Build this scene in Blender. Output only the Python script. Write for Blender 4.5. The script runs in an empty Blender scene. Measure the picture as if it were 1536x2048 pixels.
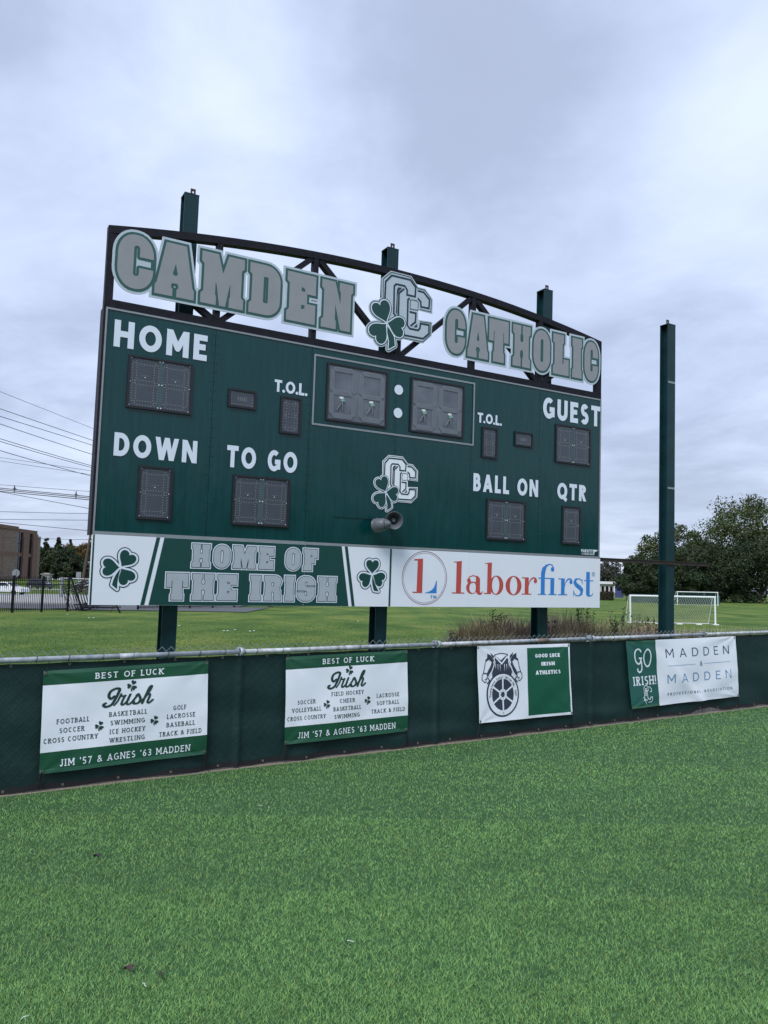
import bpy, math, random
import numpy as np
from mathutils import Vector, Matrix
from mathutils.geometry import delaunay_2d_cdt
random.seed(7); rng = np.random.default_rng(7)
PI = math.pi
scn = bpy.context.scene
COL = scn.collection
# ------------------------------------------------------------------ camera
CAMH = 1.75
ROLL = math.radians(1.1457638); PITCH = math.radians(5.56929)
Fd = Vector((0, math.cos(PITCH), math.sin(PITCH))); R0 = Vector((1, 0, 0)); U0 = Vector((0, -math.sin(PITCH), math.cos(PITCH)))
Rt = R0*math.cos(ROLL)+U0*math.sin(ROLL); Up = -R0*math.sin(ROLL)+U0*math.cos(ROLL)
cam_d = bpy.data.cameras.new('camera'); cam = bpy.data.objects.new('camera', cam_d); COL.objects.link(cam)
M = Matrix.Identity(4)
for i in range(3):
    M[i][0] = Rt[i]; M[i][1] = Up[i]; M[i][2] = -Fd[i]
M[2][3] = CAMH
cam.matrix_world = M
cam_d.sensor_fit = 'HORIZONTAL'; cam_d.sensor_width = 36; cam_d.lens = 36*1538/1536
cam_d.clip_start = .1; cam_d.clip_end = 3000
scn.camera = cam
scn.view_settings.view_transform = 'Standard'; scn.view_settings.look = 'None'
scn.view_settings.gamma = 1; scn.view_settings.use_curve_mapping = False
scn.view_settings.exposure = 0.78
# ------------------------------------------------------------------ light
SUN_EL, SUN_AZ = math.radians(48), math.radians(200)      # behind the camera, veiled by cloud
sun_d = bpy.data.lights.new('sun', 'SUN'); sun_d.energy = 1.5; sun_d.angle = math.radians(25); sun_d.color = (1, .985, .965)
sun = bpy.data.objects.new('sun', sun_d); COL.objects.link(sun)
sv = Vector((math.sin(SUN_AZ)*math.cos(SUN_EL), math.cos(SUN_AZ)*math.cos(SUN_EL), math.sin(SUN_EL)))
sun.rotation_euler = sv.to_track_quat('Z', 'Y').to_euler(); sun.location = sv*60
w = bpy.data.worlds.new('World'); scn.world = w; w.use_nodes = True
nt = w.node_tree; N = nt.nodes; LK = nt.links
for n_ in list(N): N.remove(n_)
def nd(t, **k):
    n_ = N.new(t)
    for a, b in k.items(): setattr(n_, a, b)
    return n_
def px_dir(x, y):
    return (Fd*1538+Rt*(x-768)-Up*(y-1024)).normalized()
out = nd('ShaderNodeOutputWorld'); bg = nd('ShaderNodeBackground')
sky = nd('ShaderNodeTexSky', sky_type='NISHITA'); sky.sun_disc = False; sky.sun_elevation = SUN_EL; sky.sun_rotation = SUN_AZ
skm = nd('ShaderNodeVectorMath', operation='SCALE'); skm.inputs[3].default_value = .09
LK.new(sky.outputs[0], skm.inputs[0])
tc = nd('ShaderNodeTexCoord'); sep = nd('ShaderNodeSeparateXYZ'); LK.new(tc.outputs['Generated'], sep.inputs[0])
def mth(op, a, b=None, c=None, clamp=False):
    m = nd('ShaderNodeMath', operation=op); m.use_clamp = clamp
    for i, v_ in enumerate((a, b, c)):
        if v_ is None: continue
        if isinstance(v_, (int, float)): m.inputs[i].default_value = v_
        else: LK.new(v_, m.inputs[i])
    return m.outputs[0]
zz = mth('ADD', mth('MAXIMUM', sep.outputs[2], 0.0), .16)
cx = mth('DIVIDE', sep.outputs[0], zz); cy = mth('DIVIDE', sep.outputs[1], zz)
cmb = nd('ShaderNodeCombineXYZ'); LK.new(cx, cmb.inputs[0]); LK.new(cy, cmb.inputs[1]); cmb.inputs[2].default_value = 3.7
def noise(scale, detail, rough, dist=0, vec=None):
    n_ = nd('ShaderNodeTexNoise'); n_.inputs['Scale'].default_value = scale; n_.inputs['Detail'].default_value = detail
    n_.inputs['Roughness'].default_value = rough; n_.inputs['Distortion'].default_value = dist
    LK.new(vec or cmb.outputs[0], n_.inputs['Vector']); return n_.outputs[0]
n1 = noise(.95, 8, .60, .5); n2 = noise(2.8, 8, .58, .4); n3 = noise(1.1, 6, .55, .6)
val = mth('ADD', mth('MULTIPLY', n1, .60), mth('ADD', mth('MULTIPLY', n2, .32), -.045))
# broad cloud masses: (pixel direction, angular size, amount)
for (x, y, sz, amt) in [(900, 90, .15, -.10), (60, 640, .10, -.05), (1250, 700, .2, -.035), (1300, 960, .10, -.04), (520, 260, .18, .055),
                        (1520, 260, .17, .095), (150, 860, .13, .045), (1230, 1060, .07, .05), (1130, 260, .14, -.02), (1000, 620, .12, -.02),(60,120,.14,-.05),(760,480,.12,.02)]:
    d = px_dir(x, y)
    vm = nd('ShaderNodeVectorMath', operation='DISTANCE'); LK.new(tc.outputs['Generated'], vm.inputs[0]); vm.inputs[1].default_value = d
    f = mth('SUBTRACT', 1, mth('DIVIDE', vm.outputs['Value'], sz*2.2), None, True)
    f = mth('MULTIPLY', mth('MULTIPLY', f, f), mth('ADD', mth('MULTIPLY', n3, 1.6), .3))
    val = mth('ADD', val, mth('MULTIPLY', f, amt*1.9))
ramp = nd('ShaderNodeValToRGB'); LK.new(val, ramp.inputs[0])
cr = ramp.color_ramp; cr.interpolation = 'B_SPLINE'
cr.elements[0].position = .27; cr.elements[0].color = (.275, .322, .440, 1)
cr.elements[1].position = .62; cr.elements[1].color = (.505, .570, .700, 1)
e = cr.elements.new(.36); e.color = (.322, .382, .525, 1)
e = cr.elements.new(.48); e.color = (.415, .480, .630, 1)
# towards the horizon the blue thins out
hz = mth('SUBTRACT', 1, mth('MULTIPLY', sep.outputs[2], 3.6), None, True)
gm = nd('ShaderNodeMix', data_type='RGBA', blend_type='MULTIPLY'); LK.new(mth('MULTIPLY', hz, .75), gm.inputs['Factor'])
LK.new(ramp.outputs[0], gm.inputs['A']); gm.inputs['B'].default_value = (1.0, .97, .88, 1)
mx = nd('ShaderNodeMix', data_type='RGBA'); mx.inputs['Factor'].default_value = .96
LK.new(skm.outputs[0], mx.inputs['A']); LK.new(gm.outputs['Result'], mx.inputs['B'])
LK.new(mx.outputs['Result'], bg.inputs[0]); bg.inputs[1].default_value = 1.0
LK.new(bg.outputs[0], out.inputs[0])

# ------------------------------------------------------------------ materials
def mat(name, col, rough=.6, metal=0, spec=.5, var=0, vscale=6, bump=0, bscale=30, coat=0, attr=None, col2=None, detail=4, trans=0, stretch=None, bstretch=None):
    m = bpy.data.materials.new(name); m.use_nodes = True
    t = m.node_tree; b = t.nodes['Principled BSDF']
    b.inputs['Roughness'].default_value = rough; b.inputs['Metallic'].default_value = metal
    b.inputs['Specular IOR Level'].default_value = spec; b.inputs['Coat Weight'].default_value = coat
    b.inputs['Base Color'].default_value = (*col, 1)
    if trans: b.inputs['Transmission Weight'].default_value = trans
    geo = t.nodes.new('ShaderNodeTexCoord')
    src = None
    if attr:
        a = t.nodes.new('ShaderNodeAttribute'); a.attribute_name = attr; src = a.outputs['Color']
    def vec(st):
        if not st: return geo.outputs['Object']
        mp = t.nodes.new('ShaderNodeMapping'); mp.inputs['Scale'].default_value = st
        t.links.new(geo.outputs['Object'], mp.inputs[0]); return mp.outputs[0]
    if var or col2:
        n_ = t.nodes.new('ShaderNodeTexNoise'); n_.inputs['Scale'].default_value = vscale; n_.inputs['Detail'].default_value = detail; n_.inputs['Roughness'].default_value = .62
        t.links.new(vec(stretch), n_.inputs['Vector'])
        r = t.nodes.new('ShaderNodeMapRange'); r.inputs[1].default_value = .3; r.inputs[2].default_value = .7
        t.links.new(n_.outputs[0], r.inputs[0])
        mix = t.nodes.new('ShaderNodeMix'); mix.data_type = 'RGBA'
        t.links.new(r.outputs[0], mix.inputs['Factor'])
        if col2:
            mix.inputs['A'].default_value = (*col, 1); mix.inputs['B'].default_value = (*col2, 1)
        else:
            mix.inputs['A'].default_value = (*[c*(1-var) for c in col], 1); mix.inputs['B'].default_value = (*[min(1, c*(1+var)) for c in col], 1)
        res = mix.outputs['Result']
        if src:
            mm = t.nodes.new('ShaderNodeMix'); mm.data_type = 'RGBA'; mm.blend_type = 'MULTIPLY'; mm.inputs['Factor'].default_value = 1
            t.links.new(src, mm.inputs['A']); t.links.new(res, mm.inputs['B']); res = mm.outputs['Result']
        src = res
    if src: t.links.new(src, b.inputs['Base Color'])
    if bump:
        n_ = t.nodes.new('ShaderNodeTexNoise'); n_.inputs['Scale'].default_value = bscale; n_.inputs['Detail'].default_value = 3
        t.links.new(vec(bstretch), n_.inputs['Vector'])
        bp = t.nodes.new('ShaderNodeBump'); bp.inputs['Strength'].default_value = 1; bp.inputs['Distance'].default_value = bump
        t.links.new(n_.outputs[0], bp.inputs['Height']); t.links.new(bp.outputs[0], b.inputs['Normal'])
    return m
MT = {}
MT['board'] = mat('board_green', (.0016, .045, .047), .2, spec=.40, bump=.022, bscale=1.1, var=.2, vscale=3, stretch=(5, .35, 1), bstretch=(1.6, .5, 1))
MT['green'] = mat('print_green', (.003, .052, .046), .42, var=.05)
MT['green2'] = mat('letter_outline_green', (.022, .095, .088), .5, var=.05)
MT['silver'] = mat('letter_silver', (.275, .285, .305), .45, var=.05, vscale=3)
MT['pale'] = mat('letter_pale', (.47, .55, .63), .5, var=.04)
MT['hsilver'] = mat('banner_silver', (.38, .43, .48), .5, var=.04)
MT['white'] = mat('sign_white', (.76, .81, .90), .35, var=.02, vscale=2, bump=.002, bscale=2)
MT['wlet'] = mat('caption_white', (.70, .78, .90), .45)
MT['navy'] = mat('print_navy', (.006, .028, .045), .45)
MT['trim'] = mat('trim_grey', (.28, .31, .33), .4, metal=.3, var=.08)
MT['truss'] = mat('truss_black', (.012, .011, .018), .6, spec=.2, var=.4, vscale=9, bump=.001)
MT['post'] = mat('post_green', (.006, .034, .042), .4, spec=.3, var=.25, vscale=2.5, stretch=(1, 1, .3), bump=.001)
MT['rust'] = mat('rusty_steel', (.05, .022, .018), .8, var=.4, vscale=12)
MT['rust2'] = mat('rusty_sleeve', (.20, .15, .11), .7, metal=.2, var=.3, vscale=20)
MT['beam'] = mat('beam_dark', (.014, .011, .012), .6, var=.6, vscale=7, col2=(.05, .03, .022))
MT['face'] = mat('display_face', (.055, .066, .088), .28, var=.12, vscale=2)
MT['cface'] = mat('clock_face', (.12, .135, .165), .3, var=.35, vscale=1.6)
MT['seg'] = mat('segment_grey', (.17, .19, .225), .4, var=.1)
MT['dot'] = mat('led_dot', (.25, .28, .26), .4)
MT['dot2'] = mat('led_hole', (.10, .11, .13), .4)
MT['blackframe'] = mat('frame_black', (.012, .012, .018), .5)
MT['strip'] = mat('divider_teal', (.05, .09, .105), .5)
MT['conn'] = mat('connector_green', (.22, .42, .36), .5)
MT['screw'] = mat('screw_white', (.75, .8, .82), .4)
MT['red'] = mat('print_red', (.50, .075, .062), .45)
MT['blue'] = mat('print_blue', (.03, .22, .62), .45)
MT['blue2'] = mat('print_steel_blue', (.10, .27, .48), .45)
MT['darkblue'] = mat('print_dark_blue', (.02, .06, .16), .45)
MT['maroon'] = mat('print_maroon', (.20, .06, .08), .45)
MT['horn'] = mat('horn_grey', (.11, .122, .145), .4, var=.06)
MT['galv'] = mat('galvanised', (.40, .43, .46), .6, metal=.25, var=.35, vscale=14, bump=.0006, bscale=60)
MT['wire'] = mat('galvanised_wire', (.30, .32, .33), .5, metal=.4)
MT['tie'] = mat('black_tie', (.01, .01, .012), .6)
MT['bwhite'] = mat('banner_white', (.80, .84, .91), .5, bump=.004, bscale=5)
MT['bgreen'] = mat('banner_green', (.010, .078, .040), .4, bump=.004, bscale=5)
MT['bgreenlt'] = mat('banner_green_hem', (.035, .12, .075), .4, bump=.004, bscale=5)
MT['bgreen3'] = mat('banner_bright_green', (.008, .098, .055), .4, bump=.004, bscale=5)
MT['bteal'] = mat('banner_teal', (.018, .105, .088), .4, bump=.004, bscale=5)
MT['btext'] = mat('banner_text_green', (.012, .045, .040), .5)
MT['bslate'] = mat('banner_slate', (.035, .045, .075), .5)
MT['bwtext'] = mat('banner_white_text', (.78, .84, .90), .5)
MT['grommet'] = mat('dull_grommet', (.22, .20, .17), .5, metal=.4)
MT['leafbrown'] = mat('brown_leaf', (.07, .045, .045), .8, var=.3, vscale=40)
MT['litter'] = mat('pale_litter', (.6, .65, .6), .7)
MT['bark'] = mat('bark', (.07, .052, .04), .9, var=.4, vscale=4, bump=.03, bscale=6)
MT['woodpole'] = mat('wood_pole', (.085, .06, .05), .85, var=.25, vscale=6)
MT['asphalt'] = mat('asphalt', (.085, .092, .10), .85, var=.15, vscale=.6)
MT['concrete'] = mat('concrete', (.34, .34, .33), .85, var=.12, vscale=.4)
MT['iron'] = mat('black_iron', (.006, .007, .011), .55, spec=.2)
MT['glassdark'] = mat('dark_glass', (.008, .009, .014), .15, spec=.8)
MT['brick'] = mat('pale_brick', (.26, .20, .17), .9, col2=(.13, .085, .07), vscale=1.1, stretch=(1, 1, 2.6), detail=8)
MT['brickdark'] = mat('red_brick', (.17, .10, .08), .9, col2=(.24, .17, .14), vscale=1.6, stretch=(1, 1, 2), detail=8)
MT['brown'] = mat('brown_concrete', (.165, .10, .082), .9, var=.12, vscale=.5)
MT['carwhite'] = mat('car_white', (.78, .80, .82), .25, coat=.6)
MT['carblack'] = mat('car_navy', (.012, .014, .03), .2, coat=.8)
MT['tyre'] = mat('tyre', (.012, .012, .012), .8)
MT['rim'] = mat('rim', (.35, .36, .38), .35, metal=.7)
MT['signback'] = mat('sign_back', (.22, .24, .25), .5, metal=.3)
MT['goal'] = mat('goal_white', (.80, .82, .82), .45)
MT['net'] = mat('net_cord', (.50, .47, .42), .8)
MT['net2'] = mat('net_teal', (.01, .08, .085), .9)
MT['screen'] = mat('far_screen', (.008, .055, .06), .8, var=.3, vscale=.5)
MT['roofgrey'] = mat('grey_roof', (.16, .17, .18), .85)
MT['siding'] = mat('pale_siding', (.50, .50, .50), .7, var=.06)
MT['boothgrey'] = mat('booth_grey', (.27, .27, .25), .8, var=.1)
MT['bluebanner'] = mat('blue_panel', (.06, .075, .22), .6)
MT['hedge'] = mat('hedge_leaf', (.05, .055, .03), .85, var=.5, vscale=3)
MT['line'] = mat('wire_dark', (.03, .032, .04), .7)
MT['dirt'] = mat('mulch', (.16, .12, .09), .95, col2=(.30, .25, .19), vscale=26, bump=.012, bscale=60, detail=6)
for k, c in dict(leaf=(.055, .085, .032)).items():
    MT[k] = mat('leaf', (1, 1, 1), .75, attr='tint', var=.25, vscale=.5, spec=.25)
MT['blade'] = mat('turf_fibre', (1, 1, 1), .5, attr='tint', var=.10, vscale=.9, spec=.35)
MT['weed'] = mat('weed_stem', (1, 1, 1), .85, attr='tint', spec=.2)

# ------------------------------------------------------------------ object helpers
def tag(o, label=None, cat=None, group=None, kind=None):
    if label: o['label'] = label
    if cat: o['category'] = cat
    if group: o['group'] = group
    if kind: o['kind'] = kind
    return o
def link(name, me, parent=None, mtx=None):
    o = bpy.data.objects.new(name, me); COL.objects.link(o)
    if parent: o.parent = parent
    if mtx is not None:
        if parent: o.matrix_local = mtx
        else: o.matrix_world = mtx
    return o
def root(name, mtx, label, cat, group=None):
    o = link(name, None, None, mtx); o.empty_display_size = .3
    return tag(o, label, cat, group)
def mesh(name, V, Fc, m, parent=None, smooth=False, mtx=None, idx=None):
    me = bpy.data.meshes.new(name); me.from_pydata([tuple(v) for v in V], [], Fc)
    for x in (m if isinstance(m, (list, tuple)) else [m]): me.materials.append(MT[x] if isinstance(x, str) else x)
    if idx is not None: me.polygons.foreach_set('material_index', idx)
    if smooth: me.polygons.foreach_set('use_smooth', [True]*len(me.polygons))
    me.update()
    return link(name, me, parent, mtx)
def npmesh(name, V, quads, m, tint=None, parent=None, tris=None):
    me = bpy.data.meshes.new(name); nv = len(V)
    me.vertices.add(nv); me.vertices.foreach_set('co', np.asarray(V, np.float32).ravel())
    q = np.asarray(quads, np.int32).reshape(-1, 4) if quads is not None else np.zeros((0, 4), np.int32)
    t = np.asarray(tris, np.int32).reshape(-1, 3) if tris is not None else np.zeros((0, 3), np.int32)
    me.loops.add(q.size+t.size); me.loops.foreach_set('vertex_index', np.concatenate([q.ravel(), t.ravel()]))
    me.polygons.add(len(q)+len(t))
    st = np.concatenate([np.arange(len(q))*4, q.size+np.arange(len(t))*3]).astype(np.int32)
    me.polygons.foreach_set('loop_start', st)
    me.materials.append(MT[m]); me.update(calc_edges=True)
    if tint is not None:
        a = me.color_attributes.new('tint', 'FLOAT_COLOR', 'POINT')
        c = np.ones((nv, 4), np.float32); c[:, :3] = tint; a.data.foreach_set('color', c.ravel())
    return link(name, me, parent)
class MB:
    def __init__(s): s.V = []; s.F = []
    def add(s, V, F):
        k = len(s.V); s.V += [tuple(v) for v in V]; s.F += [tuple(i+k for i in f) for f in F]; return s
    def box(s, x0, x1, y0, y1, z0, z1):
        return s.add([(x, y, z) for z in (z0, z1) for y in (y0, y1) for x in (x0, x1)],
                     [(0, 2, 3, 1), (4, 5, 7, 6), (0, 1, 5, 4), (2, 6, 7, 3), (0, 4, 6, 2), (1, 3, 7, 5)])
    def bar(s, a, b, w_, h_, up=(0, 0, 1)):
        a = Vector(a); b = Vector(b); d = (b-a).normalized(); r = d.cross(Vector(up))
        if r.length < 1e-4: r = d.cross(Vector((1, 0, 0)))
        r.normalize(); q = r.cross(d)
        V = []
        for p in (a, b):
            for i, j in ((-1, -1), (1, -1), (1, 1), (-1, 1)): V.append(p+r*(i*w_/2)+q*(j*h_/2))
        return s.add(V, [(3, 2, 1, 0), (4, 5, 6, 7), (0, 1, 5, 4), (1, 2, 6, 5), (2, 3, 7, 6), (3, 0, 4, 7)])
    def tube(s, pts, r, n=6, cap=True):
        pts = [Vector(p) for p in pts]; rs = r if isinstance(r, (list, tuple)) else [r]*len(pts)
        k0 = len(s.V); pr = None
        for i, p in enumerate(pts):
            d = (pts[min(i+1, len(pts)-1)]-pts[max(i-1, 0)]).normalized()
            if pr is None:
                pr = d.cross(Vector((0, 0, 1)))
                if pr.length < 1e-3: pr = d.cross(Vector((1, 0, 0)))
            pr = (pr-d*pr.dot(d)).normalized(); q = d.cross(pr)
            for j in range(n):
                a = 2*PI*j/n; s.V.append(tuple(p+(pr*math.cos(a)+q*math.sin(a))*rs[i]))
        for i in range(len(pts)-1):
            for j in range(n):
                a = k0+i*n+j; b = k0+i*n+(j+1) % n; s.F.append((a, b, b+n, a+n))
        if cap:
            s.F.append(tuple(k0+j for j in reversed(range(n)))); s.F.append(tuple(k0+(len(pts)-1)*n+j for j in range(n)))
        return s
    def lathe(s, prof, n=32, mtx=None):
        k0 = len(s.V)
        for r, z in prof:
            for j in range(n):
                a = 2*PI*j/n; p = Vector((r*math.cos(a), r*math.sin(a), z)); s.V.append(tuple(mtx@p if mtx else p))
        for i in range(len(prof)-1):
            for j in range(n):
                a = k0+i*n+j; b = k0+i*n+(j+1) % n; s.F.append((a, b, b+n, a+n))
        return s
    def obj(s, name, m, parent=None, smooth=False, mtx=None): return mesh(name, s.V, s.F, m, parent, smooth, mtx)
def frame_mtx(o, ex, ey, ez):
    m = Matrix.Identity(4)
    for i in range(3): m[i][0] = ex[i]; m[i][1] = ey[i]; m[i][2] = ez[i]; m[i][3] = o[i]
    return m
def T(x, y, z, rz=0): return Matrix.Translation((x, y, z)) @ Matrix.Rotation(rz, 4, 'Z')

# ------------------------------------------------------------------ 2D shape engine (prints and cut-out letters)
def ccw(p):
    a = sum(p[i][0]*p[(i+1) % len(p)][1]-p[(i+1) % len(p)][0]*p[i][1] for i in range(len(p)))
    return p if a > 0 else p[::-1]
def clipy(p, y0, y1):
    for lim, sg in ((y0, 1), (y1, -1)):
        o = []
        for i in range(len(p)):
            a, b = p[i], p[(i+1) % len(p)]; da, db = (a[1]-lim)*sg, (b[1]-lim)*sg
            if da >= 0: o.append(a)
            if (da >= 0) != (db >= 0):
                t = da/(da-db); o.append((a[0]+(b[0]-a[0])*t, lim))
        p = o
        if len(p) < 3: return None
    return p
def disc(x, y, r, n=14, ry=None): return [(x+r*math.cos(2*PI*i/n), y+(ry or r)*math.sin(2*PI*i/n)) for i in range(n)]
def arc(cx, cy, rx, ry, a0, a1, n=14): return [(cx+rx*math.cos(math.radians(a0+(a1-a0)*i/n)), cy+ry*math.sin(math.radians(a0+(a1-a0)*i/n))) for i in range(n+1)]
def thick(pts, hw, closed=False, join='miter', ext=0):
    """polygons covering a line of half width hw (number or one per point)"""
    P = [Vector(p) for p in pts]; n = len(P); out = []
    H = hw if isinstance(hw, (list, tuple)) else [hw]*n
    if ext and not closed:
        d = (P[0]-P[1]).normalized(); P[0] = P[0]+d*ext
        d = (P[-1]-P[-2]).normalized(); P[-1] = P[-1]+d*ext
    m = n if closed else n-1
    for i in range(m):
        a, b = P[i], P[(i+1) % n]; d = b-a
        if d.length < 1e-7: continue
        d.normalize(); q = Vector((-d.y, d.x)); ha, hb = H[i], H[(i+1) % n]
        out.append([tuple(a-q*ha), tuple(b-q*hb), tuple(b+q*hb), tuple(a+q*ha)])
    for i in range(n) if closed else range(1, n-1):
        a, b, c = P[i-1], P[i], P[(i+1) % n]; d1 = b-a; d2 = c-b
        if d1.length < 1e-7 or d2.length < 1e-7: continue
        d1.normalize(); d2.normalize(); cr_ = d1.x*d2.y-d1.y*d2.x; dt = d1.dot(d2)
        if abs(cr_) < .02 and dt > 0: continue
        h = H[i]
        if join == 'round' or dt < -.4:
            out.append(disc(b.x, b.y, h, 12)); continue
        sg = -1 if cr_ > 0 else 1
        q1 = Vector((-d1.y, d1.x))*sg; q2 = Vector((-d2.y, d2.x))*sg
        mm = (q1+q2); mm = mm/mm.dot(q1)*h
        out.append([tuple(b), tuple(b+q1*h), tuple(b+mm), tuple(b+q2*h)])
    return out
GRID = [0]
def tri_union(P, Ng=(), A=()):
    """P: list of polys or (group, poly); Ng same; A always-in polys -> (verts, tris)"""
    def norm(L): return [(x if isinstance(x[0], int) else (0, x)) for x in L]
    P, Ng, A = norm(P), norm(Ng), norm(A); V = []; Fc = []; info = []
    for L, s in ((P, 'p'), (Ng, 'n'), (A, 'a')):
        for g, p in L:
            if p is None or len(p) < 3: continue
            p = ccw([tuple(q) for q in p])
            if GRID[0]:
                pn = []
                for i in range(len(p)):
                    a, b = p[i], p[(i+1) % len(p)]; c_ = max(1, int(math.hypot(b[0]-a[0], b[1]-a[1])/GRID[0]))
                    pn += [(a[0]+(b[0]-a[0])*j/c_, a[1]+(b[1]-a[1])*j/c_) for j in range(c_)]
                p = pn
            k = len(V); V += [Vector((q[0], q[1])) for q in p]
            Fc.append(list(range(k, k+len(p)))); info.append((s, g))
    ed = [(f[i], f[(i+1) % len(f)]) for f in Fc for i in range(len(f))]
    if GRID[0]:
        g_ = GRID[0]; X0 = min(v.x for v in V); X1 = max(v.x for v in V); Y0 = min(v.y for v in V); Y1 = max(v.y for v in V)
        V += [Vector((X0+g_*(i+.5), Y0+g_*(j+.5))) for i in range(int((X1-X0)/g_)) for j in range(int((Y1-Y0)/g_))]
    r = delaunay_2d_cdt(V, ed, [], 0, 1e-6, True)
    va = np.array([(v.x, v.y) for v in r[0]]); tf = np.array([list(f) for f in r[2]]); ce = va[tf].mean(1); inside = {}
    res = np.zeros(len(tf), bool)
    for f, (s_, g_) in zip(Fc, info):
        q = np.array([(V[i].x, V[i].y) for i in f]); q2 = np.roll(q, -1, 0); ins = np.zeros(len(ce), bool)
        cand = np.where((ce[:, 0] > q[:, 0].min()) & (ce[:, 0] < q[:, 0].max()) & (ce[:, 1] > q[:, 1].min()) & (ce[:, 1] < q[:, 1].max()))[0]
        if not len(cand): continue
        cx_, cy_ = ce[cand, 0][:, None], ce[cand, 1][:, None]
        with np.errstate(divide='ignore', invalid='ignore'):
            cr_ = ((q[:, 1] > cy_) != (q2[:, 1] > cy_)) & (cx_ < (q2[:, 0]-q[:, 0])*(cy_-q[:, 1])/(q2[:, 1]-q[:, 1])+q[:, 0])
        ins[cand] = cr_.sum(1) % 2 == 1
        if s_ == 'a': res |= ins
        else:
            k_ = (s_, g_); inside[k_] = inside.get(k_, np.zeros(len(ce), bool)) | ins
    for (s_, g_), m_ in inside.items():
        if s_ == 'p': res |= m_ & ~inside.get(('n', g_), np.zeros(len(ce), bool))
    tr = [tuple(int(i) for i in f) for f in tf[res]]
    vs = [(v.x, v.y) for v in r[0]]; used = sorted({i for t in tr for i in t}); mp = {o: i for i, o in enumerate(used)}
    return [vs[i] for i in used], [tuple(mp[i] for i in t) for t in tr]
def dilate(P, Ng, d, join='miter'):
    A = []
    for L in (P, Ng):
        for x in L:
            p = x[1] if isinstance(x[0], int) else x
            A += thick(ccw(list(p)), d, True, join)
    return tri_union(P, Ng, A)
def sheet(name, shapes, m, parent, n, th=0, xf=None):
    """shapes: list of (verts, tris) ; flat sheet at height n in the parent's frame, optionally with a thickness"""
    V = []; Fc = []
    for vs, ts in shapes:
        k = len(V); V += [(x, y, n) for x, y in vs]; Fc += [tuple(i+k for i in t) for t in ts]
        if th:
            ed = {}
            for t in ts:
                for i in range(3):
                    a, b = t[i], t[(i+1) % 3]; ed[(a, b)] = 1
            kk = len(V); V += [(x, y, n-th) for x, y in vs]
            for (a, b) in ed:
                if (b, a) not in ed: Fc.append((a+k, a+kk, b+kk, b+k))
            Fc += [tuple(i+kk for i in reversed(t)) for t in ts]
    if xf: V = [xf(*v) for v in V]
    return mesh(name, V, Fc, m, parent)
def place(sh, x=0, y=0, sx=1, sy=None, rot=0, shear=0):
    sy = sx if sy is None else sy; c, s = math.cos(rot), math.sin(rot)
    return ([(x+(a*sx+shear*b)*c-b*sy*s, y+(a*sx+shear*b)*s+b*sy*c) for a, b in sh[0]], sh[1])
def pp(poly, x=0, y=0, sx=1, sy=None):
    sy = sx if sy is None else sy
    return [(x+a*sx, y+b*sy) for a, b in poly]
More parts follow.
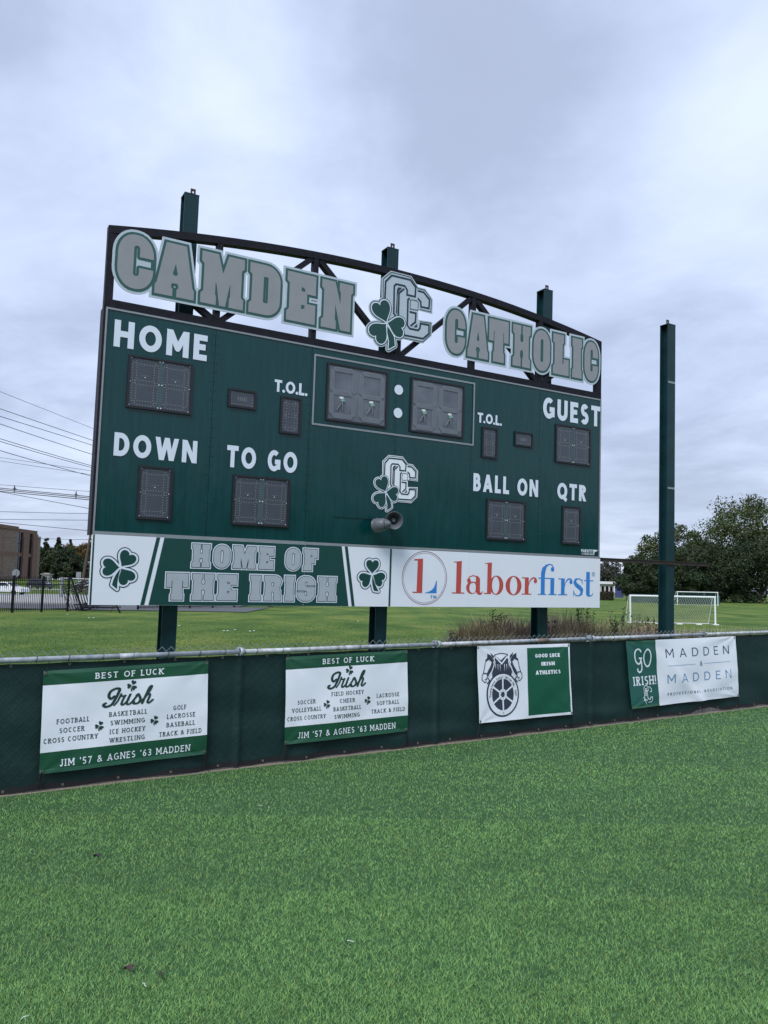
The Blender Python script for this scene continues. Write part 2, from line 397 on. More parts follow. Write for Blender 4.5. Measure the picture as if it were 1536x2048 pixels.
# --- line font: cap height 1
WD = dict(A=.78, B=.6, C=.72, D=.72, E=.55, F=.52, G=.78, H=.74, I=.2, J=.44, K=.68, L=.5, M=.88, N=.76, O=.86, P=.58, Q=.86, R=.64, S=.56, T=.66, U=.7, V=.76, W=1.16, Y=.72)
def glyph(ch, hw, slab=0, wf=1.0):
    W = WD.get(ch, .56)*wf
    if ch == '&': W = .76*wf
    if ch == '.': W = 2.2*hw
    if ch == "'": W = 2*hw
    if ch in '!I': W = 2*hw
    if slab and ch == 'I': W = 2*hw+2*slab
    if ch == ' ': return W*.6, ([], [])
    h = hw; L, Rr, B, T_ = h, W-h, h, 1-h; P = []; S = []
    def s(*p, **k): P.extend(thick(list(p), h, **k))
    def dg(*p): P.extend([clipy(q, 0, 1) for q in thick(list(p), h, ext=3*h)])
    if ch == 'A': dg((h, 0), (W/2-.0*h, 1)); dg((W-h, 0), (W/2, 1)); s((W*.2, .3), (W*.8, .3)); S = [(h, 0), (W-h, 0)]
    elif ch == 'B':
        m_ = .53; s((L, 0), (L, 1)); s((L, T_), (W*.5, T_), *arc(W*.5, (T_+m_)/2, W*.9-h-W*.5, (T_-m_)/2, 85, -85, 10), (W*.5, m_), (L, m_))
        s((L, m_), (W*.5, m_), *arc(W*.5, (B+m_)/2, W*.5-h, (m_-B)/2, 85, -85, 10), (W*.5, B), (L, B)); S = [(L, 0), (L, 1)]
    elif ch == 'C': s(*arc(W/2, .5, W/2-h, .5-h, 48, 312, 26))
    elif ch == 'D': s((L, 0), (L, 1)); s((L, T_), (W*.42, T_), *arc(W*.42, .5, W*.58-h, .5-h, 85, -85, 18), (W*.42, B), (L, B)); S = [(L, 0), (L, 1)]
    elif ch in 'EF':
        s((L, 0), (L, 1)); s((L, T_), (W, T_)); s((L, .52), (W*.88, .52)); S = [(L, 1), (L, 0)]
        if ch == 'E': s((L, B), (W, B))
    elif ch == 'G': s(*arc(W/2, .5, W/2-h, .5-h, 50, 318, 26)); s((Rr, .5), (Rr, .1)); s((W*.56, .45), (W-.001, .45))
    elif ch == 'H': s((L, 0), (L, 1)); s((Rr, 0), (Rr, 1)); s((L, .5), (Rr, .5)); S = [(L, 0), (L, 1), (Rr, 0), (Rr, 1)]
    elif ch == 'I': s((W/2, 0), (W/2, 1)); S = [(W/2, 0), (W/2, 1)]
    elif ch == 'J': s((Rr, 1), (Rr, .3), *arc(W/2, .3, W/2-h, .3-h, -5, -160, 12)); S = [(Rr, 1)]
    elif ch == 'K': s((L, 0), (L, 1)); dg((L+.3*h, .42), (W-1.2*h, 1)); dg((W*.38, .58), (W-h, 0)); S = [(L, 0), (L, 1), (W-h, 0), (W-h, 1)]
    elif ch == 'L': s((L, 0), (L, 1)); s((L, B), (W, B)); S = [(L, 0), (L, 1)]
    elif ch == 'M': s((L, 0), (L, 1)); s((Rr, 0), (Rr, 1)); P.extend([clipy(q, 0, 1) for q in thick([(L-.12, 1.24), (W/2, .30), (Rr+.12, 1.24)], h)]); S = [(L, 0), (Rr, 0), (L, 1), (Rr, 1)]
    elif ch == 'N': s((L, 0), (L, 1)); s((Rr, 0), (Rr, 1)); dg((L, 1), (Rr, 0)); S = [(L, 0), (L, 1), (Rr, 1)]
    elif ch in 'OQ':
        s(*arc(W/2, .5, W/2-h, .5-h, 0, 345, 31), closed=True)
        if ch == 'Q': s((W*.5, .22), (W*.93, -.06))
    elif ch == 'P': s((L, 0), (L, 1)); s((L, T_), (W*.5, T_), *arc(W*.5, .72, W*.5-h, .28-h, 85, -85, 12), (W*.5, .44+h), (L, .44+h)); S = [(L, 0), (L, 1)]
    elif ch == 'R': s((L, 0), (L, 1)); s((L, T_), (W*.5, T_), *arc(W*.5, .74, W*.45-h, .26-h, 85, -85, 12), (W*.5, .48+h), (L, .48+h)); dg((W*.42, .52), (W-h, 0)); S = [(L, 0), (L, 1), (W-h, 0)]
    elif ch in 'S5':
        pts = arc(W/2, .75-h*.5, W/2-h*1.1, .25-h*.5, 30, 250, 16)+arc(W/2, .25+h*.5, W/2-h, .25-h*.5, 70, -150, 16) if ch == 'S' else \
            [(W*.9, T_), (W*.2, T_), (W*.16, .56)]+arc(W/2-.02, .31, W/2-h, .31-h, 110, -145, 18)
        s(*pts)
    elif ch == 'T': s((W/2, 0), (W/2, 1)); s((0, T_), (W, T_)); S = [(W/2, 0)]
    elif ch == 'U': s((L, 1), (L, .36), *arc(W/2, .36, W/2-h, .36-h, 185, 355, 14), (Rr, .36), (Rr, 1)); S = [(L, 1), (Rr, 1)]
    elif ch == 'V': dg((h, 1), (W/2, 0)); dg((W-h, 1), (W/2, 0)); S = [(h, 1), (W-h, 1)]
    elif ch == 'W': dg((h, 1), (W*.29, 0)); dg((W*.5, 1), (W*.29, 0)); dg((W*.5, 1), (W*.71, 0)); dg((W-h, 1), (W*.71, 0)); S = [(h, 1), (W-h, 1), (W/2, 1)]
    elif ch == 'Y': s((W/2, 0), (W/2, .48)); dg((h, 1), (W/2, .42)); dg((W-h, 1), (W/2, .42)); S = [(W/2, 0), (h, 1), (W-h, 1)]
    elif ch == '7': s((0, T_), (W, T_)); dg((W-h, 1), (W*.32, 0))
    elif ch == '6': s(*arc(W/2, .3, W/2-h, .3-h, 0, 345, 20), closed=True); s((W*.8, T_), (W*.45, T_-.1), (W*.16, .5), (h, .32))
    elif ch == '3': s(*(arc(W/2, .75-h*.3, W/2-h*1.2, .25-h*.7, 150, -90, 14)+[(W*.45, .5)]+arc(W/2, .26+h*.3, W/2-h, .26-h*.7, 90, -150, 14)))
    elif ch == '0': s(*arc(W/2, .5, W/2-h, .5-h, 0, 345, 24), closed=True)
    elif ch == '&': s((W, B), (W*.3, .68), *arc(W*.44, .8, W*.2, .2-h, 190, -20, 12), (W*.56, .66), (W*.2, .42), *arc(W*.36, .25, W*.36-h, .25-h, 140, 330, 14), (W*.9, .5))
    elif ch == '.': P.append(disc(h*1.1, h*1.1, h*1.15))
    elif ch == ':': P.append(disc(W/2, .25, h*1.15))
    elif ch == "'": s((h, 1), (h*.6, .72))
    elif ch == '!': s((h, 1), (h, .3)); P.append(disc(h, h, h*1.1))
    if slab:
        for x, y in S:
            yy = h if y == 0 else 1-h
            P.append([(x-h-slab, yy-h), (x+h+slab, yy-h), (x+h+slab, yy+h), (x-h-slab, yy+h)])
    return W, tri_union([p for p in P if p])
GC = {}
def text(st, x0, x1, y0, y1, hw=.1, slab=0, gap=None, wf=1.0):
    """text fitted into the box x0..x1, y0..y1"""
    gap = (hw*1.1+slab*1.6+.06) if gap is None else gap; x = 0; L = []
    for ch in st:
        k = (ch, hw, slab, wf)
        if k not in GC: GC[k] = glyph(*k)
        W, g = GC[k]
        if g[0]: L.append((x, g))
        x += W+gap
    tot = x-gap; sx = (x1-x0)/tot
    return [place(g, x0+gx*sx, y0, sx, y1-y0) for gx, g in L]
def words(st, *a, **k):
    L = text(st, *a, **k); out = []; i = 0
    for wd_ in st.split():
        n_ = len(wd_); out.append(L[i:i+n_]); i += n_
    return out
# --- heavy block slab letters: box W x 1
def rr(x0, y0, x1, y1, r, ry=None, c=(1, 1, 1, 1), n=7):
    ry = ry or r; p = []
    for (cx_, cy_, a0), on in zip(((x1-r, y1-ry, 0), (x0+r, y1-ry, 90), (x0+r, y0+ry, 180), (x1-r, y0+ry, 270)), c):
        if on: p += arc(cx_, cy_, r, ry, a0, a0+90, n)
        else: p.append(((x1 if a0 in (0, 270) else x0), (y1 if a0 in (0, 90) else y0)))
    return p
def block(ch, W):
    """returns outer polys, holes"""
    n = .05*min(1, W/.5); f = .045; s = .075
    def stem(x0, x1, a=0, b=1, fl=(1, 1, 1, 1)):   # stem whose feet flare: tl,tr,bl,br
        yb, yt = a+.19, b-.19; e = .05
        return [(x0-(n if fl[2] else 0), a), (x1+(n if fl[3] else 0), a), (x1+(n if fl[3] else 0), yb), (x1, yb+e), (x1, yt-e), (x1+(n if fl[1] else 0), yt), (x1+(n if fl[1] else 0), b),
                (x0-(n if fl[0] else 0), b), (x0-(n if fl[0] else 0), yt), (x0, yt-e), (x0, yb+e), (x0-(n if fl[2] else 0), yb)]
    if ch == 'C':
        return [rr(0, 0, W, 1, W*.46, .36)], [arc(W*.52, .76, W*.08, .04, 0, 180, 6)+arc(W*.52, .28, W*.08, .04, 180, 360, 6)+[(W*.60, .40), (W, .40), (W, .60), (W*.60, .60)]]
    if ch == 'O': return [rr(0, 0, W, 1, W*.48, .36)], [rr(W*.42, .22, W*.58, .78, W*.078)]
    if ch == 'D': return [[(0, 0), (W*.55, 0)]+arc(W*.55, .3, W*.45, .3, -90, 0, 7)+arc(W*.55, .7, W*.45, .3, 0, 90, 7)+[(0, 1), (0, .81), (n, .76), (n, .24), (0, .19)]], [rr(W*.45, .24, W*.6, .76, .02)]
    if ch == 'A':
        return [[(0, 0), (W, 0), (W, .17), (W*.955, .22), (W*.76, 1), (W*.24, 1), (W*.045, .22), (0, .17)]], \
            [[(W*.46, .40), (W*.54, .40), (W*.56, .44), (W*.50, .62), (W*.44, .44)], [(W*.45, -.02), (W*.55, -.02), (W*.55, .14), (W*.59, .17), (W*.59, .22), (W*.56, .25), (W*.44, .25), (W*.41, .22), (W*.41, .17), (W*.45, .14)]]
    if ch == 'M':
        return [[(0, 0), (W*.36, 0), (W*.36, .16), (W*.335, .21), (W*.335, .45), (W*.36, .4), (W*.44, 0), (W*.58, 0), (W*.66, .40), (W*.68, .45), (W*.68, .21), (W*.66, .16), (W*.66, 0), (W, 0), (W, .19), (W-n, .24), (W-n, .76), (W, .81), (W, 1), (W*.62, 1), (W*.5, .64), (W*.38, 1), (0, 1), (0, .81), (n, .76), (n, .24), (0, .19)]], []
    if ch == 'N':
        return [[(0, 0), (W*.48, 0), (W*.48, .16), (W*.44, .21), (W*.44, .52), (W*.62, 0), (W*.94, 0), (W*.94, .79), (W, .84), (W, 1), (W*.56, 1), (W*.56, .84), (W*.60, .79), (W*.60, .55), (W*.42, 1), (0, 1), (0, .84), (n, .79), (n, .21), (0, .16)]], []
    if ch in 'EF':
        p = [(0, 0), (W, 0), (W, .40), (W*.70, .40), (W*.70, .60), (W, .60), (W, 1), (0, 1), (0, .81), (n, .76), (n, .24), (0, .19)]
        if ch == 'E': return [p], [[(W*.5, .64), (W*.62, .64), (W*.62, .70), (W*.5, .73)], [(W*.5, .27), (W*.62, .30), (W*.62, .36), (W*.5, .36)]]
        return [[(0, 0), (W*.62, 0), (W*.62, .18), (W*.58, .23), (W*.58, .34), (W*.8, .34), (W*.8, .58), (W, .58), (W, 1), (0, 1), (0, .81), (n, .76), (n, .24), (0, .19)]], [[(W*.5, .62), (W*.62, .64), (W*.62, .70), (W*.5, .73)]]
    if ch == 'T':
        return [[(W*.22, 0), (W*.78, 0), (W*.78, .2), (W*.73, .26), (W*.73, .72), (W*.76, .72), (W*.76, .48), (W, .48), (W, 1), (0, 1), (0, .48), (W*.24, .48), (W*.24, .72), (W*.27, .72), (W*.27, .26), (W*.22, .2)]], []
    if ch == 'H':
        return [[(0, 0), (W*.46, 0), (W*.46, .2), (W*.42, .24), (W*.42, .36), (W*.46, .40), (W*.54, .40), (W*.58, .36), (W*.58, .24), (W*.54, .2), (W*.54, 0), (W, 0), (W, .19), (W-n, .24), (W-n, .76), (W, .81), (W, 1),
                 (W*.54, 1), (W*.54, .8), (W*.58, .76), (W*.58, .64), (W*.54, .60), (W*.46, .60), (W*.42, .64), (W*.42, .76), (W*.46, .8), (W*.46, 1), (0, 1), (0, .81), (n, .76), (n, .24), (0, .19)]], []
    if ch == 'L': return [[(0, 0), (W, 0), (W, .40), (W*.66, .40), (W*.66, .28), (W*.60, .28), (W*.60, .76), (W*.68, .81), (W*.68, 1), (0, 1), (0, .81), (n, .76), (n, .24), (0, .19)]], []
    if ch == 'I': return [[(0, 0), (W, 0), (W, .19), (W-n, .24), (W-n, .76), (W, .81), (W, 1), (0, 1), (0, .81), (n, .76), (n, .24), (0, .19)]], []
    if ch == 'R':
        return [[(0, 0), (W*.47, 0), (W*.47, .18), (W*.44, .23), (W*.44, .36), (W*.54, .36), (W*.58, .3), (W*.58, 0), (W, 0), (W, .2), (W*.94, .25), (W*.94, .40), (W*.86, .49)]+arc(W*.62, .76, W*.38, .24, -35, 90, 8)+[(0, 1), (0, .81), (n, .76), (n, .24), (0, .19)]], [rr(W*.43, .58, W*.56, .74, .02)]
    if ch == 'S':
        q = rr(0, 0, W, 1, W*.42, .3)
        return [q], [[(W*.44, .62), (W*.58, .575), (W, .575), (W, .64), (W*.56, .64), (W*.56, .76), (W*.50, .8), (W*.44, .76)], [(W*.44, .36), (W*.44, .24), (W*.50, .2), (W*.56, .24), (W*.56, .38), (W*.42, .425), (0, .425), (0, .36)]]
def block_word(chars, y0, y1, layers, parent, n0, first_th=0, names=None, dn=.004):
    """chars: (letter, x0, x1) face extents; layers: list of (dilation, material) back to front (last = face)"""
    for li, (d, m) in enumerate(layers):
        shp = []
        polysP = []; polysN = []; A = []
        for gi, (ch, x0, x1) in enumerate(chars):
            H_ = y1-y0; P_, N_ = block(ch, (x1-x0)/H_)
            P_ = [[(x0+a*H_, y0+b*H_) for a, b in q] for q in P_]; N_ = [[(x0+a*H_, y0+b*H_) for a, b in q] for q in N_]
            P_ = [ccw(q) for q in P_]; N_ = [ccw(q) for q in N_]
            if d == 0: shp.append(tri_union(P_, N_))
            else:
                polysP += [(gi, q) for q in P_]; polysN += [(gi, q) for q in N_] if li else []
                for q in P_: A += thick(q, d, True)
                for q in N_:     # the outline of a gap never runs past the letter's own edge, and its open mouth has none
                    if not li: break
                    mo = [i for i in range(len(q)) if abs(q[i][0]-x1) < 1e-6 and abs(q[(i+1) % len(q)][0]-x1) < 1e-6]
                    qq = q[mo[0]+1:]+q[:mo[0]+1] if mo else q
                    for z_ in thick(qq, d, not mo, 'round'): A.append([(min(max(a, x0), x1), min(max(b, y0), y1)) for a, b in z_])
        nn = n0+dn*li
        if d == 0:
            for s_ in shp: sheet('letter', [s_], m, names, nn)
        else:
            # clip notch outlines that leave the word's silhouette
            x_lo = min(c[1] for c in chars)-d; x_hi = max(c[2] for c in chars)+d
            A = [[(min(max(px, x_lo), x_hi), min(max(py, y0-d), y1+d)) for px, py in q] for q in A if q]
            o = sheet('outline' if li else 'backing_plate', [tri_union(polysP, polysN, A)], m, names if li or names else parent, nn, th=first_th if li == 0 else 0)
# heart leaves
def bez(p0, p1, p2, p3, n=7):
    return [tuple((1-t)**3*a+3*(1-t)**2*t*b+3*(1-t)*t*t*c+t**3*d for a, b, c, d in zip(p0, p1, p2, p3)) for t in [i/n for i in range(n)]]
def heart(tx, ty, ang, L, wf=1.0):
    r = bez((0, .03), (.14, .24), (.52, .42), (.52, .72))+bez((.52, .72), (.52, .92), (.38, 1.0), (.27, 1.0))+bez((.27, 1.0), (.12, 1.0), (.02, .93), (0, .78))
    p = r+[(-a, b) for a, b in reversed(r)][:-1]
    p = [(0, .78) if (abs(a) < 1e-9 and b > .5) else (a, b) for a, b in p]
    q = []
    for a in p:
        if not q or (abs(a[0]-q[-1][0])+abs(a[1]-q[-1][1])) > 1e-6: q.append(a)
    c, s = math.cos(ang-PI/2), math.sin(ang-PI/2)
    return [(tx+(a*wf*c-b*s)*L, ty+(a*wf*s+b*c)*L) for a, b in q]
def shamrock(cx_, cy_, L, rot, flip=1, wf=1.0):
    P = []
    for a in (58, 180, 302):
        aa = math.radians(a*flip)+rot
        P.append(heart(cx_+math.cos(aa)*L*.05, cy_+math.sin(aa)*L*.05, aa, L, wf))
    # stem between the left and the lower leaf
    def R_(x, y):
        y *= flip; c, s = math.cos(rot), math.sin(rot); return (cx_+(x*c-y*s)*L, cy_+(x*s+y*c)*L)
    left = bez((-.03, -.10), (-.22, -.36), (-.40, -.62), (-.45, -1.08), 6); right = bez((-.14, -1.32), (-.18, -.80), (-.08, -.40), (-.01, -.10), 6)
    P.append([R_(x, y) for x, y in left+[(-.45, -1.08)]+right+[(-.01, -.10)]])
    return [ccw(p) for p in P]

# ================================================================== SETTING
def ground_z(x, y):
    # flat near the fence, a shallow dip towards the right-hand field, a bank far behind on the left
    a = min(max((y-24)/26, 0), 1); a = a*a*(3-2*a)
    rgt = min(max((x+8-y*.10)/14, 0), 1)
    z = -.4*a*rgt
    b = min(max((y-172)/22, 0), 1); lf = min(max((10-x)/30, 0), 1)
    return z+2.0*b*b*(3-2*b)*lf
xs = [-900, -500, -300, -200, -150]+list(range(-120, 121, 4))+[150, 200, 300, 500, 900]
ys = [-400, -200, -100, -40, -10, 2, 6, 9, 12, 15, 18, 21, 24, 27, 30, 33, 36, 40, 44, 50, 56, 62, 70, 80, 90, 100, 115, 130, 145, 160, 172, 178, 184, 190, 194, 200, 230, 280, 400, 700, 1400]
V = [(x, y, ground_z(x, y)-.02) for y in ys for x in xs]; nx = len(xs)
Fc = [(j*nx+i, j*nx+i+1, (j+1)*nx+i+1, (j+1)*nx+i) for j in range(len(ys)-1) for i in range(nx-1)]
def lawn_mat():
    m = bpy.data.materials.new('lawn'); m.use_nodes = True; t = m.node_tree; b = t.nodes['Principled BSDF']
    b.inputs['Roughness'].default_value = .9; b.inputs['Specular IOR Level'].default_value = .2
    g = t.nodes.new('ShaderNodeTexCoord')
    def nz(sc, det, st=(1, 1, 1)):
        mp = t.nodes.new('ShaderNodeMapping'); mp.inputs['Scale'].default_value = st; t.links.new(g.outputs['Object'], mp.inputs[0])
        n_ = t.nodes.new('ShaderNodeTexNoise'); n_.inputs['Scale'].default_value = sc; n_.inputs['Detail'].default_value = det; n_.inputs['Roughness'].default_value = .6
        t.links.new(mp.outputs[0], n_.inputs[0]); return n_.outputs[0]
    r = t.nodes.new('ShaderNodeValToRGB'); t.links.new(nz(.28, 7, (1, .55, 1)), r.inputs[0])
    c = r.color_ramp; c.elements[0].position = .38; c.elements[0].color = (.045, .105, .014, 1); c.elements[1].position = .64; c.elements[1].color = (.165, .205, .040, 1)
    e_ = c.elements.new(.5); e_.color = (.092, .155, .024, 1)
    mx_ = t.nodes.new('ShaderNodeMix'); mx_.data_type = 'RGBA'; mx_.blend_type = 'MULTIPLY'; mx_.inputs['Factor'].default_value = 1
    r2 = t.nodes.new('ShaderNodeMapRange'); r2.inputs[1].default_value = .3; r2.inputs[2].default_value = .7; r2.inputs[3].default_value = .72; r2.inputs[4].default_value = 1.22
    t.links.new(nz(7, 6, (1, .4, 1)), r2.inputs[0]); t.links.new(r.outputs[0], mx_.inputs['A']); t.links.new(r2.outputs[0], mx_.inputs['B'])
    t.links.new(mx_.outputs['Result'], b.inputs['Base Color'])
    bp = t.nodes.new('ShaderNodeBump'); bp.inputs['Distance'].default_value = .05; t.links.new(nz(18, 4), bp.inputs['Height']); t.links.new(bp.outputs[0], b.inputs['Normal'])
    return m
MT['lawn'] = lawn_mat()
tag(mesh('lawn', V, Fc, 'lawn', smooth=True), kind='structure')
# fence line
FA = Vector((-3.07, 6.44, 0)); FY = math.radians(32.848); Fdv = Vector((math.cos(FY), math.sin(FY), 0)); Fnv = Vector((math.sin(FY), -math.cos(FY), 0))
def fp(s, z, n=0): return FA+Fdv*s+Fnv*n+Vector((0, 0, z))
# turf carpet and mulch strip
a0 = fp(-7, 0, .06); a1 = fp(20, 0, .06)
def strip(name, m, pts, z): return tag(mesh(name, [(p[0], p[1], z) for p in pts], [tuple(range(len(pts)))], m), kind='structure')
MT['turfbase'] = mat('turf_base', (.025, .080, .022), .9, var=.3, vscale=30)
strip('turf', 'turfbase', [a0, fp(-7, 0, 14), fp(20, 0, 14), a1], .006)
strip('mulch_strip', 'dirt', [fp(-7, 0, -.45), fp(-7, 0, .06), fp(20, 0, .06), fp(20, 0, -.45)], .0)
# asphalt path, concrete road and drive beyond the iron fence (left)
def band(name, m, y0, y1, z, x0=-160, x1=22, sl=.30):
    n_ = 24; V_ = []
    for i in range(n_+1):
        x = x0+(x1-x0)*i/n_
        for yy in (y0, y1): V_.append((x, yy+(x+20)*sl, z))
    return tag(mesh(name, V_, [(2*i, 2*i+2, 2*i+3, 2*i+1) for i in range(n_)], m), kind='structure')
band('asphalt_path', 'asphalt', 47.3, 57.5, .02, x1=-8.5, sl=.12)
band('concrete_road', 'concrete', 58.0, 98, .05, x1=-11, sl=.12)
k_ = MB()
for i in range(24):
    x = -160+149*i/24; x2 = -160+149*(i+1)/24
    k_.bar((x, 57.75+(x+20)*.12, .06), (x2, 57.75+(x2+20)*.12, .06), .4, .14)
tag(k_.obj('kerb', 'concrete'), kind='structure')
band('drive', 'concrete', 140, 158, .04, -160, -18, sl=.05)

# ================================================================== SCOREBOARD
BO = Vector((-4.618, 12.168, 1.380)); YA = math.radians(29.51); LA = math.radians(1.51)
bu = Vector((math.cos(YA), math.sin(YA), 0)); bn0 = Vector((math.sin(YA), -math.cos(YA), 0)); bv = Vector((0, 0, 1))*math.cos(LA)+bn0*math.sin(LA); bn = bu.cross(bv)
BM = frame_mtx(BO, bu, bv, bn)
VB = -1.40                                   # ground level in the board's frame
RB = BM @ Matrix.Translation((0, VB, -.45)); DL = Matrix.Translation((0, -VB, .45))
W_ = 10.95
sb = root('scoreboard', RB, 'large green football scoreboard with arched black truss carrying silver slab letters, on three steel posts', 'scoreboard')
def bobj(mb, name, m, parent=sb, smooth=False, lvl=1):
    o = mb.obj(name, m, parent, smooth)
    if lvl == 1: o.matrix_local = DL
    return o
def bsheet(name, shapes, m, n, parent=sb, th=0, lvl=1):
    o = sheet(name, shapes, m, parent, n, th)
    if lvl == 1: o.matrix_local = DL
    return o
# six steel panels, butted with a hairline seam
for k in range(6):
    u0 = k*W_/6; u1 = (k+1)*W_/6; g0 = .03 if k == 0 else .003; g1 = .03 if k == 5 else .003
    nxp, nyp = 10, 18; V = []; Fc = []
    for j in range(nyp+1):
        for i in range(nxp+1):
            fu = i/nxp; fv = j/nyp; uu = u0+g0+(u1-u0-g0-g1)*fu; vv = 1.165+(4.76-1.165)*fv
            bulge = .006*math.sin(PI*fu)*(.6+.4*math.sin(3.1*vv+k*1.7))*math.sin(PI*min(1, fv*6 if fv < .5 else (1-fv)*6)*.5)
            V.append((uu, vv, bulge-.004))
    Fc = [(j*(nxp+1)+i, j*(nxp+1)+i+1, (j+1)*(nxp+1)+i+1, (j+1)*(nxp+1)+i) for j in range(nyp) for i in range(nxp)]
    k0 = len(V); V += [(u0+g0, 1.165, -.18), (u1-g1, 1.165, -.18), (u1-g1, 4.76, -.18), (u0+g0, 4.76, -.18), (u0+g0, 1.165, -.0045), (u1-g1, 1.165, -.0045), (u1-g1, 4.76, -.0045), (u0+g0, 4.76, -.0045)]
    Fc.append((k0+3, k0+2, k0+1, k0))
    for a, b in ((0, 1), (1, 2), (2, 3), (3, 0)): Fc.append((k0+4+a, k0+a, k0+b, k0+4+b))
    o = mesh('panel', V, Fc, 'board', sb, smooth=False); o.matrix_local = DL
    me = o.data
    for p_ in me.polygons: p_.use_smooth = len(p_.vertices) == 4 and p_.index < nxp*nyp
# grey trim strips around the panels and cabinet body behind
t = MB().box(0, W_, 4.76, 4.79, -.02, .012); bobj(t, 'trim', 'trim')
bobj(MB().box(0, W_/3, 1.117, 1.163, -.02, .022), 'trim', 'trim'); bobj(MB().box(W_/3+.004, W_, 1.115, 1.158, -.02, .022), 'trim', 'trim')
bobj(MB().box(0, .027, 1.163, 4.76, -.02, .012), 'trim', 'trim'); bobj(MB().box(W_-.027, W_, 1.163, 4.76, -.02, .012), 'trim', 'trim')
bobj(MB().box(-.035, -.001, 1.10, 4.80, -.30, -.004), 'cabinet_side', 'truss'); bobj(MB().box(W_+.001, W_+.03, 1.10, 4.80, -.30, -.02), 'cabinet_side', 'truss')
bobj(MB().box(0, W_, 1.12, 4.79, -.28, -.185), 'cabinet_back', 'truss')
# rivets along the seams, access cover
rv = MB()
for k in range(1, 6):
    for side in (-1, 1):
        for j in range(22):
            v_ = 1.25+j*.162; u_ = k*W_/6+side*.035
            rv.lathe([(.013, 0), (.009, .005), (.001, .006)], 6, Matrix.Translation((u_, v_, .0)))
tag(bobj(rv, 'rivets', 'board'), kind='stuff')
bobj(MB().box(4.21, 5.36, 1.17, 1.648, .003, .008), 'access_cover', 'board')
bobj(MB().box(4.21, 5.03, 1.648, 1.66, .003, .022), 'cover_lip', 'board')
# ---- arched truss
def arch(u): return 6.63-.475*((u-5.475)/5.475)**2
TW = .13; tr0, tr1 = -.15, .0
m_ = MB(); us = [-.035+(W_+.03)*i/36 for i in range(37)]; V = []; Fc = []
for u_ in us:
    a = arch(u_)
    for dv, n_ in ((0, tr1), (0, tr0), (-TW, tr0), (-TW, tr1)): V.append((u_, a+dv, n_))
for i in range(36):
    for j in range(4): Fc.append((i*4+j, i*4+4+j, i*4+4+(j+1) % 4, i*4+(j+1) % 4))
Fc += [(0, 1, 2, 3), (147, 146, 145, 144)]
o = mesh('truss_top_chord', V, Fc, 'truss', sb); o.matrix_local = DL
bobj(MB().box(-.035, W_, 4.795, 4.93, tr0, tr1), 'truss_bottom_chord', 'truss')
nodes = [0, 1.83, 3.66, 5.475, 7.29, 9.12, W_]
for i, u_ in enumerate(nodes):
    wdt = .13 if i in (0, 3, 6) else .10; uc = u_+(.03 if i == 0 else -.065 if i == 6 else 0)
    bobj(MB().box(uc-wdt/2, uc+wdt/2, 4.932, arch(uc)-TW-.004, tr0+.01, tr1-.003), 'truss_upright', 'truss')
for a, b in [((1.77, 4.93), (.08, 6.02)), ((1.9, 4.93), (3.58, 6.44)), ((3.75, 6.44), (5.38, 4.93)), ((5.56, 4.93), (7.22, 6.42)), ((7.37, 6.42), (9.04, 4.93)), ((9.2, 4.93), (10.8, 6.03))]:
    bobj(MB().bar((a[0], a[1], -.075), (b[0], b[1], -.075), .10, .12, (0, 0, 1)), 'truss_diagonal', 'truss')
# ---- posts (H section) and the horizontal beam
def hpost(mb, u0, u1, n1, n0, v0, v1):
    mb.box(u0, u1, v0, v1, n1-.018, n1); mb.box(u0, u1, v0, v1, n0, n0+.018)
    um = (u0+u1)/2; mb.box(um-.008, um+.008, v0, v1, n0+.018, n1-.018)
    return mb
def lug(mb, uc, nc, v0):
    mb.box(uc-.045, uc-.015, v0, v0+.14, nc-.008, nc+.008); mb.box(uc+.015, uc+.045, v0, v0+.14, nc-.008, nc+.008)
    mb.box(uc-.015, uc+.015, v0, v0+.06, nc-.008, nc+.008); mb.box(uc-.015, uc+.015, v0+.10, v0+.14, nc-.008, nc+.008); return mb
for i, (ua, vt) in enumerate([(1.245, 7.19), (5.36, 7.19), (9.48, 7.2)]):
    o = bobj(hpost(MB(), ua, ua+.255, -.34, -.60, VB-.2, vt), 'post', 'post')
    bobj(MB().box(ua-.004, ua+.259, vt, vt+.02, -.604, -.336), 'post_cap', 'post')
    bobj(lug(MB(), ua+.17, -.45, vt+.02), 'lifting_lug', 'rust')
bb = MB(); bb.box(.1, 15.15, 1.055, 1.145, -.335, -.30); bb.box(.1, 15.15, 1.13, 1.145, -.30, -.281); bobj(bb, 'cross_beam', 'beam')
for v_ in (2.6, 4.4): bobj(MB().box(.3, 10.6, v_, v_+.1, -.335, -.285), 'cross_beam', 'beam')
# ---- lettering of the arch: two word plates and the emblem
def plate(label, chars, y0, y1):
    pl = link('word_plate', None, sb, DL.copy()); pl.empty_display_size = .1
    block_word(chars, y0, y1, [(.083, 'pale'), (.042, 'green2'), (0, 'silver')], sb, .030, first_th=.012, names=pl, dn=.004)
    return pl
plate('', [('C', .125, .70), ('A', .735, 1.395), ('M', 1.505, 2.27), ('D', 2.37, 2.955), ('E', 3.085, 3.655), ('N', 3.775, 4.425)], 5.165, 6.075)
plate('', [('C', 6.585, 7.05), ('A', 7.115, 7.64), ('T', 7.66, 8.18), ('H', 8.30, 8.785), ('O', 8.875, 9.35), ('L', 9.435, 9.90), ('I', 10.005, 10.295), ('C', 10.375, 10.80)], 5.165, 6.075)
